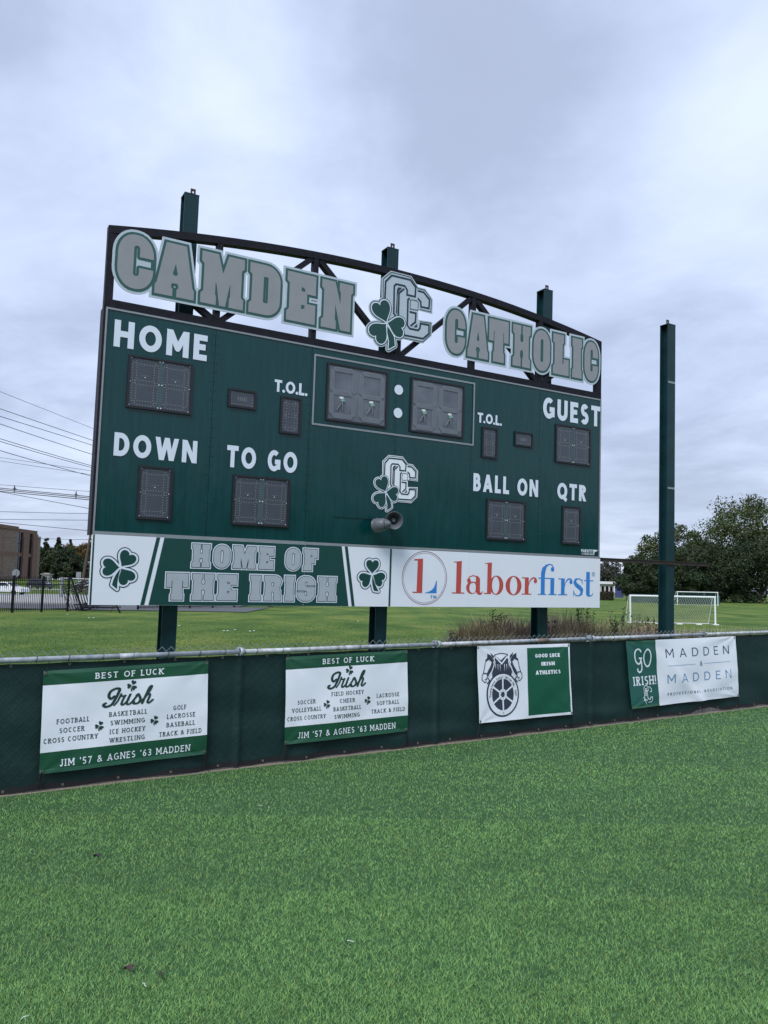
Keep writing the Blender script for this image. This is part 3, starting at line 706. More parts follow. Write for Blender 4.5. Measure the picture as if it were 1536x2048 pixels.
# emblem: two interlocked angular Cs with a shamrock
def emblem(parent, x, y, s, n0, th=0, outlines=True, lvl=1):
    """drawn in the lower emblem's metres, scaled by s about (5.2,1.81)"""
    def q(P): return [(x+(a-5.2)*s, y+(b-1.81)*s) for a, b in P]
    def Q(pts): return q(z7b(pts))
    sil = Q([(585, 305), (878, 340), (980, 485), (1080, 498), (1190, 635), (1182, 848), (978, 822), (978, 962), (1182, 968), (1172, 1170), (1050, 1295), (740, 1265), (600, 1050), (455, 900), (455, 430)])
    k = .00112*s
    lv = [heart(*Q([(520, 1062)])[0], math.radians(116), .29*s, .95), heart(*Q([(528, 1062)])[0], math.radians(-8), .265*s, 1.0), heart(*Q([(518, 1075)])[0], math.radians(232), .29*s, .95)]
    st = Q([(530, 1110), (570, 1160), (625, 1250), (640, 1375), (548, 1440), (555, 1330), (530, 1200)])
    P4 = [ccw(p) for p in lv+[st]]
    A = []
    for p in P4: A += thick(p, 38*k, True, 'round')
    o1 = sheet('emblem_plate', [tri_union([sil]+P4, [], A)], 'bwtext' if not th else 'pale', parent, n0, th=th)
    A2 = []
    for p in P4: A2 += thick(p, 25*k, True, 'round')
    ring = thick(Q([(492, 905), (474, 760), (476, 438), (593, 326), (866, 359), (968, 505), (1070, 518), (1167, 645), (1160, 826), (1000, 806)]), 5*k)
    ring += thick(Q([(1000, 984), (1160, 988), (1152, 1160), (1043, 1274), (765, 1250)]), 5*k)
    o2 = sheet('thin_line', [tri_union(P4+ring, [], A2)], 'green', parent, n0+.003)
    A3 = []
    for p in P4: A3 += thick(p, 14*k, True, 'round')
    o3 = sheet('leaf_border', [tri_union(P4, [], A3)], 'wlet', parent, n0+.006)
    hw = 11*k; D = []
    D += thick(Q([(497, 750), (510, 470), (597, 370), (862, 398), (940, 495), (932, 632), (815, 622), (818, 550), (782, 497), (660, 487), (633, 520), (625, 915), (650, 945)]), hw)
    D += thick(Q([(690, 940), (700, 610), (775, 540)]), hw)
    D += thick(Q([(855, 665), (828, 690), (818, 1060), (855, 1105), (975, 1115), (1002, 1075), (1008, 1012), (1132, 1018), (1130, 1145), (1045, 1228), (780, 1210), (750, 1160)]), hw)
    D += thick(Q([(970, 540), (1055, 552), (1140, 650), (1130, 778), (1015, 768), (1012, 695), (970, 650)]), hw)
    D += thick(Q([(850, 862), (942, 872), (935, 1000), (865, 1065)]), hw)
    D += thick(Q([(862, 700), (880, 682), (960, 690), (978, 715), (972, 825), (858, 820)]), 4*k, True)
    D += [ccw(Q([(672, 560), (690, 530), (745, 530), (692, 590), (680, 640), (672, 925), (655, 900)])), ccw(Q([(905, 1078), (962, 1022), (958, 1074)]))]
    o4 = sheet('emblem_lines', [tri_union(D, [(0, p) for p in P4]+[])], 'navy', parent, n0+.0045)
    o5 = sheet('shamrock', [tri_union(P4)], 'green', parent, n0+.009)
    for o_ in (o1, o2, o3, o4, o5):
        if lvl == 1: o_.matrix_local = DL
def z7b(pts):
    return [ZMAP(a, b) for a, b in pts]
# inverse of the perspective of the traced emblem: homography fitted offline
ZH = [0.00087555399, 5.6665994e-05, 4.6984577, 4.7489603e-06, -0.00092030908, 3.1401487, -3.5790974e-05, 4.0214499e-06]
def ZMAP(a, b):
    w__ = ZH[6]*a+ZH[7]*b+1; return ((ZH[0]*a+ZH[1]*b+ZH[2])/w__, (ZH[3]*a+ZH[4]*b+ZH[5])/w__)
em2 = link('emblem', None, sb, DL.copy())
emblem(em2, 5.2, 1.81, 1.0, .010, lvl=2)
em1 = link('emblem_sign', None, sb, DL.copy())
emblem(em1, 5.03, 4.93, 1.455, .055, th=.012, lvl=2)
# ---- captions
def cap(st, x0, x1, y0, y1, hw=.115, **k):
    for w__ in words(st, x0, x1, y0, y1, hw, **k): bsheet('caption', w__, 'wlet', .010)
cap('HOME', .145, 1.68, 4.165, 4.61); cap('DOWN', .245, 1.597, 2.39, 2.77); cap('TO GO', 2.12, 3.435, 2.385, 2.765)
cap('T.O.L.', 2.935, 3.58, 3.825, 4.045, .11, gap=.05); cap('T.O.L.', 7.435, 8.07, 3.82, 4.03, .11, gap=.05)
cap('GUEST', 9.20, 10.915, 4.14, 4.61); cap('BALL ON', 7.367, 9.10, 2.38, 2.75); cap('QTR', 9.65, 10.51, 2.385, 2.75)
cap('VARSITY', 10.38, 10.735, 1.235, 1.307, .13); bsheet('caption', text('SCOREBOARDS', 10.40, 10.77, 1.185, 1.218, .11), 'wlet', .010)
bsheet('pennant_mark', [tri_union([[(10.75, 1.312), (10.90, 1.300), (10.83, 1.262), (10.795, 1.262), (10.775, 1.184), (10.765, 1.184)]])], 'wlet', .010)
for v_ in (4.226, 3.767): bsheet('colon_dot', [tri_union([disc(5.515, v_, .098, 40)])], 'wlet', .010)
x0, x1, y0, y1 = 3.705, 7.335, 3.332, 4.622
bsheet('clock_border', [tri_union(thick([(x0, y0), (x1, y0), (x1, y1), (x0, y1)], .017, True))], 'trim', .010)
# ---- digit displays
def hexseg(cx_, cy_, L, hw, vert):
    p = [(-L/2, 0), (-L/2+hw, hw), (L/2-hw, hw), (L/2, 0), (L/2-hw, -hw), (-L/2+hw, -hw)]
    return [(cx_+(b if vert else a), cy_+(a if vert else b)) for a, b in p]
def segs(x0, x1, y0, y1, hw):
    L = x1-x0-2*hw-.012; mid = (y0+y1)/2; Lv = (y1-y0)/2-hw-.012
    c_ = (x0+x1)/2
    return [hexseg(c_, y, L, hw, False) for y in (y1-hw, mid, y0+hw)]+[hexseg(x, y, Lv, hw, True) for x in (x0+hw, x1-hw) for y in ((mid+y1)/2-hw*.5, (mid+y0)/2+hw*.5)]
def display(u0, u1, v0, v1, digits, kind='led'):
    d = link('digit_display', None, sb, DL.copy())
    fw = .034; fr_ = MB()
    fr_.box(u0, u1, v1-fw, v1, -.002, .034); fr_.box(u0, u1, v0, v0+fw*1.1, -.002, .034); fr_.box(u0, u0+fw, v0+fw*1.1, v1-fw, -.002, .034); fr_.box(u1-fw, u1, v0+fw*1.1, v1-fw, -.002, .034)
    fr_.obj('frame', 'blackframe', d)
    mesh('face', [(u0+fw, v0+fw, .011), (u1-fw, v0+fw, .011), (u1-fw, v1-fw, .011), (u0+fw, v1-fw, .011)], [(0, 1, 2, 3)], 'cface' if kind == 'clock' else 'face', d)
    a, b = u0+fw, u1-fw; dots = MB(); holes = MB(); sc = MB()
    for k in range(digits):
        wdt = (b-a)/digits; x0 = a+k*wdt+(.035 if kind != 'small' else .03); x1 = a+(k+1)*wdt-(.035 if kind != 'small' else .03); y0 = v0+fw+.03; y1 = v1-fw-.03
        hw = .045 if kind == 'clock' else .036 if kind == 'led' else .03
        if kind == 'bonus':
            nn_ = 16
            for i in range(10):
                for yv in (y0, y1): dots.box(a+.05+(b-a-.1)*i/9-.005, a+.05+(b-a-.1)*i/9+.005, yv-.006, yv+.006, .011, .014)
            for i in range(5):
                for xv in (a+.03, b-.03): dots.box(xv-.005, xv+.005, y0+(y1-y0)*i/4-.008, y0+(y1-y0)*i/4+.008, .011, .014)
                dots.box((a+b)/2-.07+.035*i-.004, (a+b)/2-.07+.035*i+.004, (y0+y1)/2-.035, (y0+y1)/2+.03, .011, .014)
            continue
        for s_ in segs(x0, x1, y0, y1, hw):
            if kind == 'clock':
                sheet('segment', [tri_union([s_])], 'seg', d, .022, th=.008)
                cx_ = sum(p[0] for p in s_)/6; cy_ = sum(p[1] for p in s_)/6
                vert = (max(p[1] for p in s_)-min(p[1] for p in s_)) > (max(p[0] for p in s_)-min(p[0] for p in s_))
                L = max(max(p[1] for p in s_)-min(p[1] for p in s_), max(p[0] for p in s_)-min(p[0] for p in s_))
                nn_ = int(L/.032)
                for i in range(1, nn_):
                    for r_ in (-.022, 0, .022):
                        t_ = -L/2+L*i/nn_+(.008 if r_ else 0)
                        if abs(t_) > L/2-.05 and r_: continue
                        px_, py_ = (cx_+r_, cy_+t_) if vert else (cx_+t_, cy_+r_)
                        holes.box(px_-.006, px_+.006, py_-.006, py_+.006, .022, .0245)
            else:
                n6 = 6
                for i in range(n6):
                    p, q_ = Vector(s_[i]), Vector(s_[(i+1) % n6]); L = (q_-p).length; st = .040 if kind == 'led' else .05; c_ = max(1, int(L/st))
                    for j in range(c_):
                        r_ = p+(q_-p)*((j+.5)/c_); dots.box(r_.x-.0075, r_.x+.0075, r_.y-.006, r_.y+.006, .011, .0135)
        cx_ = (x0+x1)/2; cy_ = (y0+y1)/2
        if kind == 'led':
            for i in range(6): dots.box(cx_-.07+.025*i, cx_-.06+.025*i, cy_+.12, cy_+.127, .011, .0135)
            sc.box(cx_-.01, cx_+.005, cy_+.085, cy_+.10, .011, .015)
        if kind == 'clock':
            cxx = cx_-.02+.02*k; cn = MB().box(cxx-.045, cxx+.02, cy_-.115, cy_-.075, .013, .045); cn.obj('connector', 'screw', d)
            MB().box(cxx-.03, cxx+.05, cy_-.16, cy_-.117, .013, .04).obj('connector', 'conn', d)
            for e_ in (-.10, .02):
                MB().tube([(cxx+.01, cy_-.16, .03), (cxx+e_*.5, cy_-.24, .04), (cxx+e_, cy_-.33, .028)], .009, 5).obj('cable', 'seg', d)
    if dots.V: tag(dots.obj('led_dots', 'dot', d), kind='stuff')
    if holes.V: tag(holes.obj('segment_holes', 'dot2', d), kind='stuff')
    if kind == 'led':
        if digits == 2:
            um = (a+b)/2; MB().box(um-.03, um+.03, v0+fw*1.1, v1-fw, .011, .018).obj('divider', 'strip', d)
            for yv in (v0+.05, (v0+v1)/2, v1-.05):
                for dx in (-.025, .025): sc.box(um+dx-.009, um+dx+.009, yv-.009, yv+.009, .018, .023)
        for xv in (u0+.048, u1-.048):
            for yv in (v0+.05, (v0+v1)/2, v1-.05): sc.box(xv-.007, xv+.007, yv-.007, yv+.007, .012, .018)
        tag(sc.obj('screws', 'screw', d), kind='stuff')
    return d
display(.392, 1.455, 3.197, 4.073, 2); display(.652, 1.207, 1.396, 2.273, 1); display(2.25, 3.305, 1.394, 2.267, 2)
display(2.09, 2.598, 3.435, 3.765, 1, 'bonus'); display(3.061, 3.463, 3.086, 3.762, 1, 'small')
display(3.957, 5.258, 3.432, 4.53, 2, 'clock'); display(5.786, 7.076, 3.433, 4.528, 2, 'clock')
display(7.558, 7.954, 3.095, 3.745, 1, 'small'); display(8.417, 8.919, 3.436, 3.754, 1, 'bonus')
display(9.57, 10.615, 3.192, 4.055, 2); display(7.717, 8.76, 1.399, 2.252, 2); display(9.80, 10.343, 1.398, 2.246, 1)
# rain streak stains and leaf stain are left to the panel material

# free standing fourth post
o = root('steel_post', RB, 'tall free-standing dark green steel post right of the scoreboard', 'post')
hp = hpost(MB(), 13.59, 13.86, -.34, -.60, VB-.2, 7.17).obj('shaft', 'post', o); hp.matrix_local = DL
hp = MB().box(13.586, 13.864, 7.17, 7.19, -.604, -.336).obj('cap_plate', 'post', o); hp.matrix_local = DL
hp = lug(MB(), 13.72, -.47, 7.19).obj('lifting_lug', 'rust', o); hp.matrix_local = DL
for v_ in (5.65, 2.95):
    hp = MB().box(13.60, 13.85, v_, v_+.05, -.34, -.334).obj('weld_mark', 'trim', o); hp.matrix_local = DL

# ================================================================== SIGNS under the board
def sign_root(name, label, u0, u1):
    return root(name, BM @ Matrix.Translation((u0, 0, -.05)), label, 'sign'), Matrix.Translation((-u0, 0, .05))
sg, SL = sign_root('slogan_sign', 'slogan sign under the scoreboard, silver letters on green between white shamrock ends', 0, 0)
def ss(name, shapes, m, n, th=0):
    o_ = sheet(name, shapes, m, sg, n, th); o_.matrix_local = SL; return o_
UM = 5.475
o = MB().box(.0, 3.649, .0, 1.112, -.03, .030).obj('board_sheet', 'white', sg); o.matrix_local = SL
o = MB().box(3.652, UM-.004, .0, 1.110, -.03, .030).obj('board_sheet', 'white', sg); o.matrix_local = SL
NB = .033
ss('green_field', [tri_union([[(1.122, 1.108), (.924, .004), (3.648, .004), (3.648, 1.108)]]), tri_union([[(3.653, 1.108), (3.653, .004), (4.570, .004), (4.384, 1.108)]])], 'green', NB)
ss('stripe', [tri_union([[(.995, 1.108), (1.055, 1.108), (.856, .004), (.793, .004)]])], 'green', NB)
ss('stripe', [tri_union([[(4.447, 1.108), (4.510, 1.108), (4.700, .004), (4.636, .004)]])], 'green', NB)
ss('edge_strip', [tri_union([[(.012, .004), (.040, .004), (.034, 1.108), (.010, 1.108)]])], 'green', NB)
ss('edge_strip', [tri_union([[(UM-.05, .004), (UM-.012, .004), (UM-.012, 1.106), (UM-.05, 1.106)]])], 'green', NB)
def sham(cx_, cy_, L, rot, flip):
    P = shamrock(cx_, cy_, L, rot, flip)
    for i, (d, m) in enumerate([(.046, 'navy'), (.030, 'wlet'), (0, 'green')]):
        A = []
        if d:
            for p in P: A += thick(p, d, True, 'round')
        ss('shamrock' if not d else 'shamrock_outline', [tri_union(P, [], A)], m, NB+.003*i)
sham(.455, .60, .262, 0, 1); sham(5.046, .60, .262, math.radians(32), 1)
class _:
    pass
def sign_word(chars, y0, y1):
    P = []
    for i, (d, m) in enumerate([(.026, 'wlet'), (.010, 'navy'), (0, 'hsilver')]):
        for ch, x0, x1 in chars:
            x0 += .024; x1 -= .024; H_ = y1-y0; Pp, Nn = block(ch, (x1-x0)/H_)
            Pp = [ccw([(x0+a*H_, y0+b*H_) for a, b in q]) for q in Pp]; Nn = [ccw([(x0+a*H_, y0+b*H_) for a, b in q]) for q in Nn]
            if d: P.append((i, dilate(Pp, Nn, d, 'miter')))
            else: P.append((i, tri_union(Pp, Nn)))
    # word outlines are clipped to the letter's own box
    for i, (d, m) in enumerate([(.026, 'wlet'), (.010, 'navy'), (0, 'hsilver')]):
        L = [s_ for k, s_ in P if k == i]
        if i < 2:
            L2 = []
            for s_, (ch, a, b) in zip(L, chars):
                L2.append(([(min(max(x, a+.024-d), b-.024+d), min(max(y, y0-d), y1+d)) for x, y in s_[0]], s_[1]))
            ss('letter_outline', L2, m, NB+.003*(i+1))
        else:
            for s_ in L: ss('letter', [s_], m, NB+.003*(i+1))
sign_word([('H', 1.575, 1.925), ('O', 1.945, 2.275), ('M', 2.285, 2.74), ('E', 2.752, 3.075), ('O', 3.258, 3.585), ('F', 3.60, 3.92)], .640, 1.028)
sign_word([('T', 1.167, 1.578), ('H', 1.597, 2.020), ('E', 2.032, 2.42), ('I', 2.616, 2.858), ('R', 2.868, 3.24), ('I', 3.26, 3.488), ('S', 3.50, 3.89), ('H', 3.91, 4.322)], .090, .530)

sg, SL = sign_root('sponsor_sign', 'white sponsor sign under the scoreboard with red and blue serif lettering', UM, W_)
for a, b in ((UM, 7.297), (7.300, W_)):
    o = MB().box(a, b, .0, 1.108, -.03, .030).obj('board_sheet', 'white', sg); o.matrix_local = SL
ss('logo_ring', [tri_union(thick(disc(6.232, .566, .520, 72), .0055, True, 'miter'))], 'maroon', NB)
ss('logo_ring', [tri_union(thick(disc(6.232, .566, .488, 72), .003, True, 'miter'))], 'maroon', NB)
ss('logo_letter', [tri_union([[(5.958, .268), (6.180, .268), (6.180, .945), (5.975, .925), (5.975, .900), (6.058, .900), (6.050, .292), (5.958, .292)]])], 'red', NB)
ss('logo_letter', [tri_union([[(6.232, .268), (6.518, .268), (6.518, .515), (6.500, .515)]+bez((6.495, .50), (6.47, .36), (6.40, .29), (6.232, .285))])], 'blue', NB)
ss('trademark', text('TM', 6.375, 6.515, .165, .225, .13), 'blue2', NB)
def ser(x0, x1, y, h=.022): return [(x0, y), (x1, y), (x1, y+h), (x0, y+h)]
def dst(*P, neg=()): return tri_union([p for p in P], list(neg))
BL = .270; XH = .640
red = []
red.append(dst([(6.985, BL), (7.105, BL), (7.112, .930), (6.985, .915)], ser(6.885, 7.193, BL), [(6.912, .895), (7.0, .895), (7.0, .915), (6.912, .908)]))
E_ = [(0, disc(7.375, .392, .140, 26, .127)), (1, [(7.475, .335), (7.58, .335), (7.58, .545)]+arc(7.475, .545, .105, .095, 0, 90, 6)), (1, [(7.475, .335), (7.58, .335), (7.59, .30), (7.62, .29), (7.652, .33), (7.662, .315), (7.62, .255), (7.56, .250), (7.50, .28)])]
E_ += [(2, q) for q in thick([(7.54, .56), (7.48, .625), (7.40, .640), (7.31, .610), (7.275, .56)], .010, join='round')]+[(3, disc(7.30, .535, .046, 16))]+[(3, q) for q in thick([(7.27, .57), (7.262, .53)], .01)]
E_ += [(4, q) for q in thick([(7.48, .51), (7.38, .50), (7.30, .475)], .009)]
red.append(tri_union(E_, [(0, disc(7.40, .392, .085, 22, .108)), (0, [(7.50, .2), (7.62, .2), (7.62, .6), (7.50, .6)])]))
red.append(tri_union([(0, [(7.765, BL), (7.868, BL), (7.875, .925), (7.765, .912)]), (0, [(7.70, .892), (7.78, .892), (7.78, .912), (7.70, .905)]), (0, ser(7.685, 7.78, BL)), (1, disc(8.005, .455, .180, 36, .200))], [(1, disc(7.985, .455, .095, 28, .180)), (1, [(7.6, .2), (7.868, .2), (7.868, .33), (7.75, .33)])]))
red.append(tri_union([disc(8.458, .455, .213, 40, .203)], [disc(8.458, .455, .100, 30, .185)]))
def rr_(x):   # letter r with its ball, stem from x
    return tri_union([(0, [(x, BL), (x+.105, BL), (x+.105, XH-.003), (x, XH-.003)]), (0, ser(x-.08, x+.02, XH-.025)), (0, ser(x-.08, x+.185, BL)), (1, disc(x+.29, .562, .046, 18))]
                     + [(2, q) for q in thick([(x+.10, .46), (x+.125, .54), (x+.17, .60), (x+.23, .632), (x+.29, .622), (x+.325, .585)], [.008, .010, .016, .016, .016, .012], join='round')])
red.append(rr_(8.762))
ss('sponsor_lettering', red, 'red', NB)
bl = []
bl.append(tri_union([(0, [(9.205, BL), (9.315, BL), (9.315, .80), (9.205, .76)]), (0, ser(9.13, 9.36, BL)), (0, ser(9.135, 9.48, XH-.022)), (1, disc(9.53, .828, .050, 18))]
          + [(2, q) for q in thick([(9.26, .72), (9.285, .82), (9.345, .895), (9.43, .935), (9.52, .918), (9.565, .855)], [.055, .055, .028, .012, .012, .012], join='round')]
          + [(3, [(9.475, BL), (9.585, BL), (9.585, XH), (9.475, XH)]), (3, ser(9.42, 9.655, BL))]))
bl.append(rr_(9.782))
bl.append(tri_union([(0, q) for q in thick([(10.405, .575), (10.36, .628), (10.28, .642), (10.205, .615), (10.185, .555), (10.24, .495), (10.33, .445), (10.395, .395), (10.385, .305), (10.30, .258), (10.21, .275), (10.155, .345)], [.008, .012, .012, .028, .042, .048, .050, .046, .030, .012, .012, .008], join='round')]
          + [(1, [(10.398, .52), (10.415, .52), (10.418, .64), (10.400, .62)]), (1, [(10.145, .24), (10.165, .27), (10.165, .38), (10.145, .38)])]))
bl.append(tri_union([(0, [(10.525, .33), (10.635, .33), (10.635, .800), (10.525, .800)]), (0, ser(10.462, 10.745, .592)), (0, [(10.525, .335), (10.535, .28), (10.58, .25), (10.64, .246), (10.66, .262), (10.64, .29), (10.635, .335)])]
          + [(1, q) for q in thick([(10.62, .26), (10.70, .27), (10.745, .33)], [.016, .012, .008], join='round')]))
ss('sponsor_lettering', bl, 'blue', NB)
ss('registered_mark', [tri_union(thick(disc(10.742, .752, .046, 20), .005, True))]+text('R', 10.722, 10.765, .727, .777, .1), 'blue2', NB)

# ================================================================== HORN SPEAKERS
def px_ray(x, y): return px_dir(x, y)
def on_plane(x, y, n):
    d = px_dir(x, y); o_ = Vector((0, 0, CAMH)); t_ = ((BO+bn*n-o_).dot(bn))/d.dot(bn); return o_+d*t_
def horn(center, axis, label, R_=.165):
    ax = Vector(axis).normalized(); m = ax.to_track_quat('Z', 'Y').to_matrix().to_4x4(); m.translation = Vector(center)
    r = root('horn_speaker', m, label, 'loudspeaker', 'grey horn loudspeakers on the scoreboard')
    bell = [(.055, -.175), (.098, -.160), (.118, -.12), (.126, -.05), (.142, .02), (R_-.008, .065), (R_, .075), (R_+.004, .082), (R_-.003, .082), (R_-.016, .066), (.132, .030), (.105, -.02), (.085, -.07), (.07, -.11), (.001, -.13)]
    b_ = MB().lathe(bell, 40); b_.obj('bell', 'horn', r, True)
    MB().lathe([(0.001, -.262), (.035, -.258), (.05, -.245), (.055, -.215), (.078, -.21), (.085, -.20), (.085, -.178), (.056, -.174)], 32).obj('driver', 'horn', r, True)
    MB().lathe([(.040, -.12), (.042, -.05), (.038, -.03), (.028, -.012), (.020, -.010), (.018, -.016), (.001, -.016)], 24).obj('reflex_cone', 'horn', r, True)
    return r
c1 = on_plane(787.5, 1040.5, .36); ax1 = (Vector((0, 0, CAMH))-c1).normalized()+bu*.10+Vector((0, 0, -.04))
h1 = horn(c1, ax1, 'grey horn loudspeaker on the lower scoreboard, its open round mouth facing out')
c2 = on_plane(757.5, 1050.5, .26)
h2 = horn(c2, bu*-.45+bn*-.88+Vector((0, 0, -.12)), 'grey horn loudspeaker on the lower scoreboard turned away, its back showing', .13)
for r, c in ((h1, c1), (h2, c2)):
    inv = r.matrix_world.inverted(); p0 = inv@(c-ax1*0); wall = c-bn*((c-BO).dot(bn)-.0)+bv*-.02
    a_ = inv@wall; MB().tube([a_, Vector((0, .0, -.22))], .012, 8).obj('bracket', 'horn', r)
inv = h1.matrix_world.inverted()
MB().tube([inv@(c1-bv*.15-bu*.07), inv@(c1-bv*.24-bu*.05), inv@(c1-bv*.22-bu*.02), inv@(c1-bv*.14-bu*.03)], .006, 5).obj('cable', 'tie', h1)

# ================================================================== CHAIN-LINK FENCE
FR = frame_mtx(FA, Fdv, Vector((0, 0, 1)), Fnv)      # local: x along, y up, z toward the camera
def rail_h(s): return 1.085+.0065*s
FS0, FS1 = -3.5, 15.5
fence = root('chain_link_fence', FR, 'low galvanised chain-link fence hung with dark green windscreen between turf and lawn', 'fence')
rl = MB()
for a, b in ((FS0, 2.02), (2.07, 4.40), (4.45, 6.93), (6.98, 9.35), (9.40, FS1)):
    r_ = MB().tube([(a, rail_h(a), 0), (b, rail_h(b), 0)], .0235, 14); r_.obj('top_rail', 'galv', fence, True)
for s_ in (-.36, 2.045, 4.425, 6.955, 9.375, 11.8, 14.2):
    MB().tube([(s_, -.1, -.078), (s_, rail_h(s_)-.03, -.078)], .024, 10).obj('line_post', 'galv', fence, True)
    MB().lathe([(.034, -.02), (.038, -.02), (.038, .02), (.034, .02)], 16, Matrix.Translation((s_, rail_h(s_), 0)) @ Matrix.Rotation(PI/2, 4, 'Y')).obj('loop_cap', 'galv', fence, True)
    MB().box(s_-.02, s_+.02, rail_h(s_)-.06, rail_h(s_)+.038, -.088, -.035).obj('loop_cap', 'galv', fence)
for s_ in (6.05, 8.9, 7.05, .98, 3.3): MB().tube([(s_-.09, rail_h(s_-.09), 0), (s_+.09, rail_h(s_+.09), 0)], .0262, 12).obj('rail_sleeve', 'galv' if s_ in (.98, 3.3, 7.05) else 'rust2', fence, True) if s_ != 8.9 else None
# mesh wires: zig-zag, every wire hooks its neighbours
pit = .0425; wires = MB(); i = 0; s_ = FS0
nrow = 13; 
while s_ < FS1:
    pts = []
    y = -.03
    for k in range(nrow*2+2):
        yy = -.035+k*(rail_h(s_)+.035+.068)/(nrow*2+1)
        pts.append((s_+(pit*.52 if (k+i) % 2 else -pit*.52), yy, -.047+(.003 if k % 2 else -.003)))
    wires.tube(pts, .0030, 3, cap=False); s_ += pit; i += 1
tag(wires.obj('chain_link_mesh', 'wire', fence), kind='stuff')
# windscreen cloth, gathered between its ties
def fold(s, f):
    x = .010*math.sin(s*2.3+1)*math.sin(PI*f)+.014*math.sin(s*5.1+f*2)*(1-f)**2+.010*math.sin(s*9.7+f*5)*(1-f)**3+.005*math.sin(s*1.9+f*14)*math.sin(PI*f)
    x += .004*abs(math.sin(PI*(s-FS0-.3)/.46))*f**4
    for sp in (-.36, 2.045, 4.425, 6.955, 9.375, 11.8):
        x += .030*math.exp(-((s-sp)/.032)**2)*(1-.3*f)
    x += .012*math.exp(-((s-1.15)/.5)**2-((f-.12)/.1)**2)+.018*math.exp(-((s-4.3)/.7)**2-((f-.1)/.08)**2)+.016*math.exp(-((s-7.2)/.5)**2-((f-.12)/.07)**2)
    return x
def scr_bot(s):
    b_ = .004+.010*abs(math.sin(PI*s/.55))+.004*s/3
    if 9.0 < s < 9.75: b_ += .055*math.sin(PI*(s-9.0)/.75)
    return b_
V = []; ns = 900; nv_ = 30
for i in range(ns+1):
    s = FS0+(FS1-FS0)*i/ns
    for j in range(nv_+1):
        f = j/nv_; top = rail_h(s)-.032-.006*abs(math.sin(PI*s/.48)); bt = scr_bot(s)
        V.append((s, bt+(top-bt)*f, fold(s, f)-.022))
Fc = [(i*(nv_+1)+j, (i+1)*(nv_+1)+j, (i+1)*(nv_+1)+j+1, i*(nv_+1)+j+1) for i in range(ns) for j in range(nv_)]
def screen_mat():
    m = mat('windscreen', (.006, .027, .026), .6, spec=.35, var=.22, vscale=2.2); t = m.node_tree; b = t.nodes['Principled BSDF']
    g = t.nodes.new('ShaderNodeTexCoord'); hs = []
    for a in (45, -45):
        mp = t.nodes.new('ShaderNodeMapping'); mp.inputs['Rotation'].default_value = (0, 0, math.radians(a)); t.links.new(g.outputs['Object'], mp.inputs[0])
        wv = t.nodes.new('ShaderNodeTexWave'); wv.inputs['Scale'].default_value = 4.6; wv.inputs['Distortion'].default_value = .6; wv.inputs['Detail'].default_value = 1; t.links.new(mp.outputs[0], wv.inputs[0]); hs.append(wv.outputs['Fac'])
    mx_ = t.nodes.new('ShaderNodeMath'); mx_.operation = 'MAXIMUM'; t.links.new(hs[0], mx_.inputs[0]); t.links.new(hs[1], mx_.inputs[1])
    pw = t.nodes.new('ShaderNodeMath'); pw.operation = 'POWER'; pw.inputs[1].default_value = 12; t.links.new(mx_.outputs[0], pw.inputs[0])
    n_ = t.nodes.new('ShaderNodeTexNoise'); n_.inputs['Scale'].default_value = 5; t.links.new(g.outputs['Object'], n_.inputs[0])
    ad = t.nodes.new('ShaderNodeMath'); ad.operation = 'MULTIPLY_ADD'; ad.inputs[1].default_value = .09; t.links.new(pw.outputs[0], ad.inputs[0]); t.links.new(n_.outputs[0], ad.inputs[2])
    bp = t.nodes.new('ShaderNodeBump'); bp.inputs['Distance'].default_value = .012; bp.inputs['Strength'].default_value = .9; t.links.new(ad.outputs[0], bp.inputs['Height']); t.links.new(bp.outputs[0], b.inputs['Normal'])
    return m
MT['windscreen'] = screen_mat()
mesh('windscreen', V, Fc, 'windscreen', fence, True)
hem = []; Fc = []
for i in range(ns+1):
    s = FS0+(FS1-FS0)*i/ns; b_ = scr_bot(s); f0 = fold(s, 0)-.0195
    hem += [(s, b_-.002, f0), (s, b_+.045, f0+.0005)]
mesh('hem', hem, [(2*i, 2*i+2, 2*i+3, 2*i+1) for i in range(ns)], 'tie', fence, True)
tie0 = None; s_ = FS0+.2; k = 0
while s_ < FS1-.1:
    if tie0 is None:
        a = [(.0295*math.cos(t_)*.88, .0295*math.sin(t_)*.88) for t_ in [2*PI*i/12 for i in range(13)]]
        tie0 = MB().tube([(0.006*math.sin(i), p[1], p[0]) for i, p in enumerate(a)], .0028, 4, cap=False).obj('tie', 'tie', fence)
        tie0.location = (s_, rail_h(s_), 0)
    else:
        c = tie0.copy(); COL.objects.link(c); c.parent = fence; c.location = (s_, rail_h(s_), 0); c.rotation_euler = (0, random.uniform(-.25, .25), 0)
    s_ += random.uniform(.24, .36); k += 1
gr0 = None; s_ = FS0+.3
while s_ < FS1:
    for top in (0, 1):
        y_ = (rail_h(s_)-.05) if top else scr_bot(s_)+.022; z_ = fold(s_, top)-.016
        if gr0 is None:
            gr0 = MB().lathe([(.005, 0), (.006, .003), (.011, .003), (.012, 0)], 10).obj('grommet', 'grommet', fence); o = gr0
        else: o = gr0.copy(); COL.objects.link(o); o.parent = fence
        o.location = (s_, y_, z_)
    s_ += .46

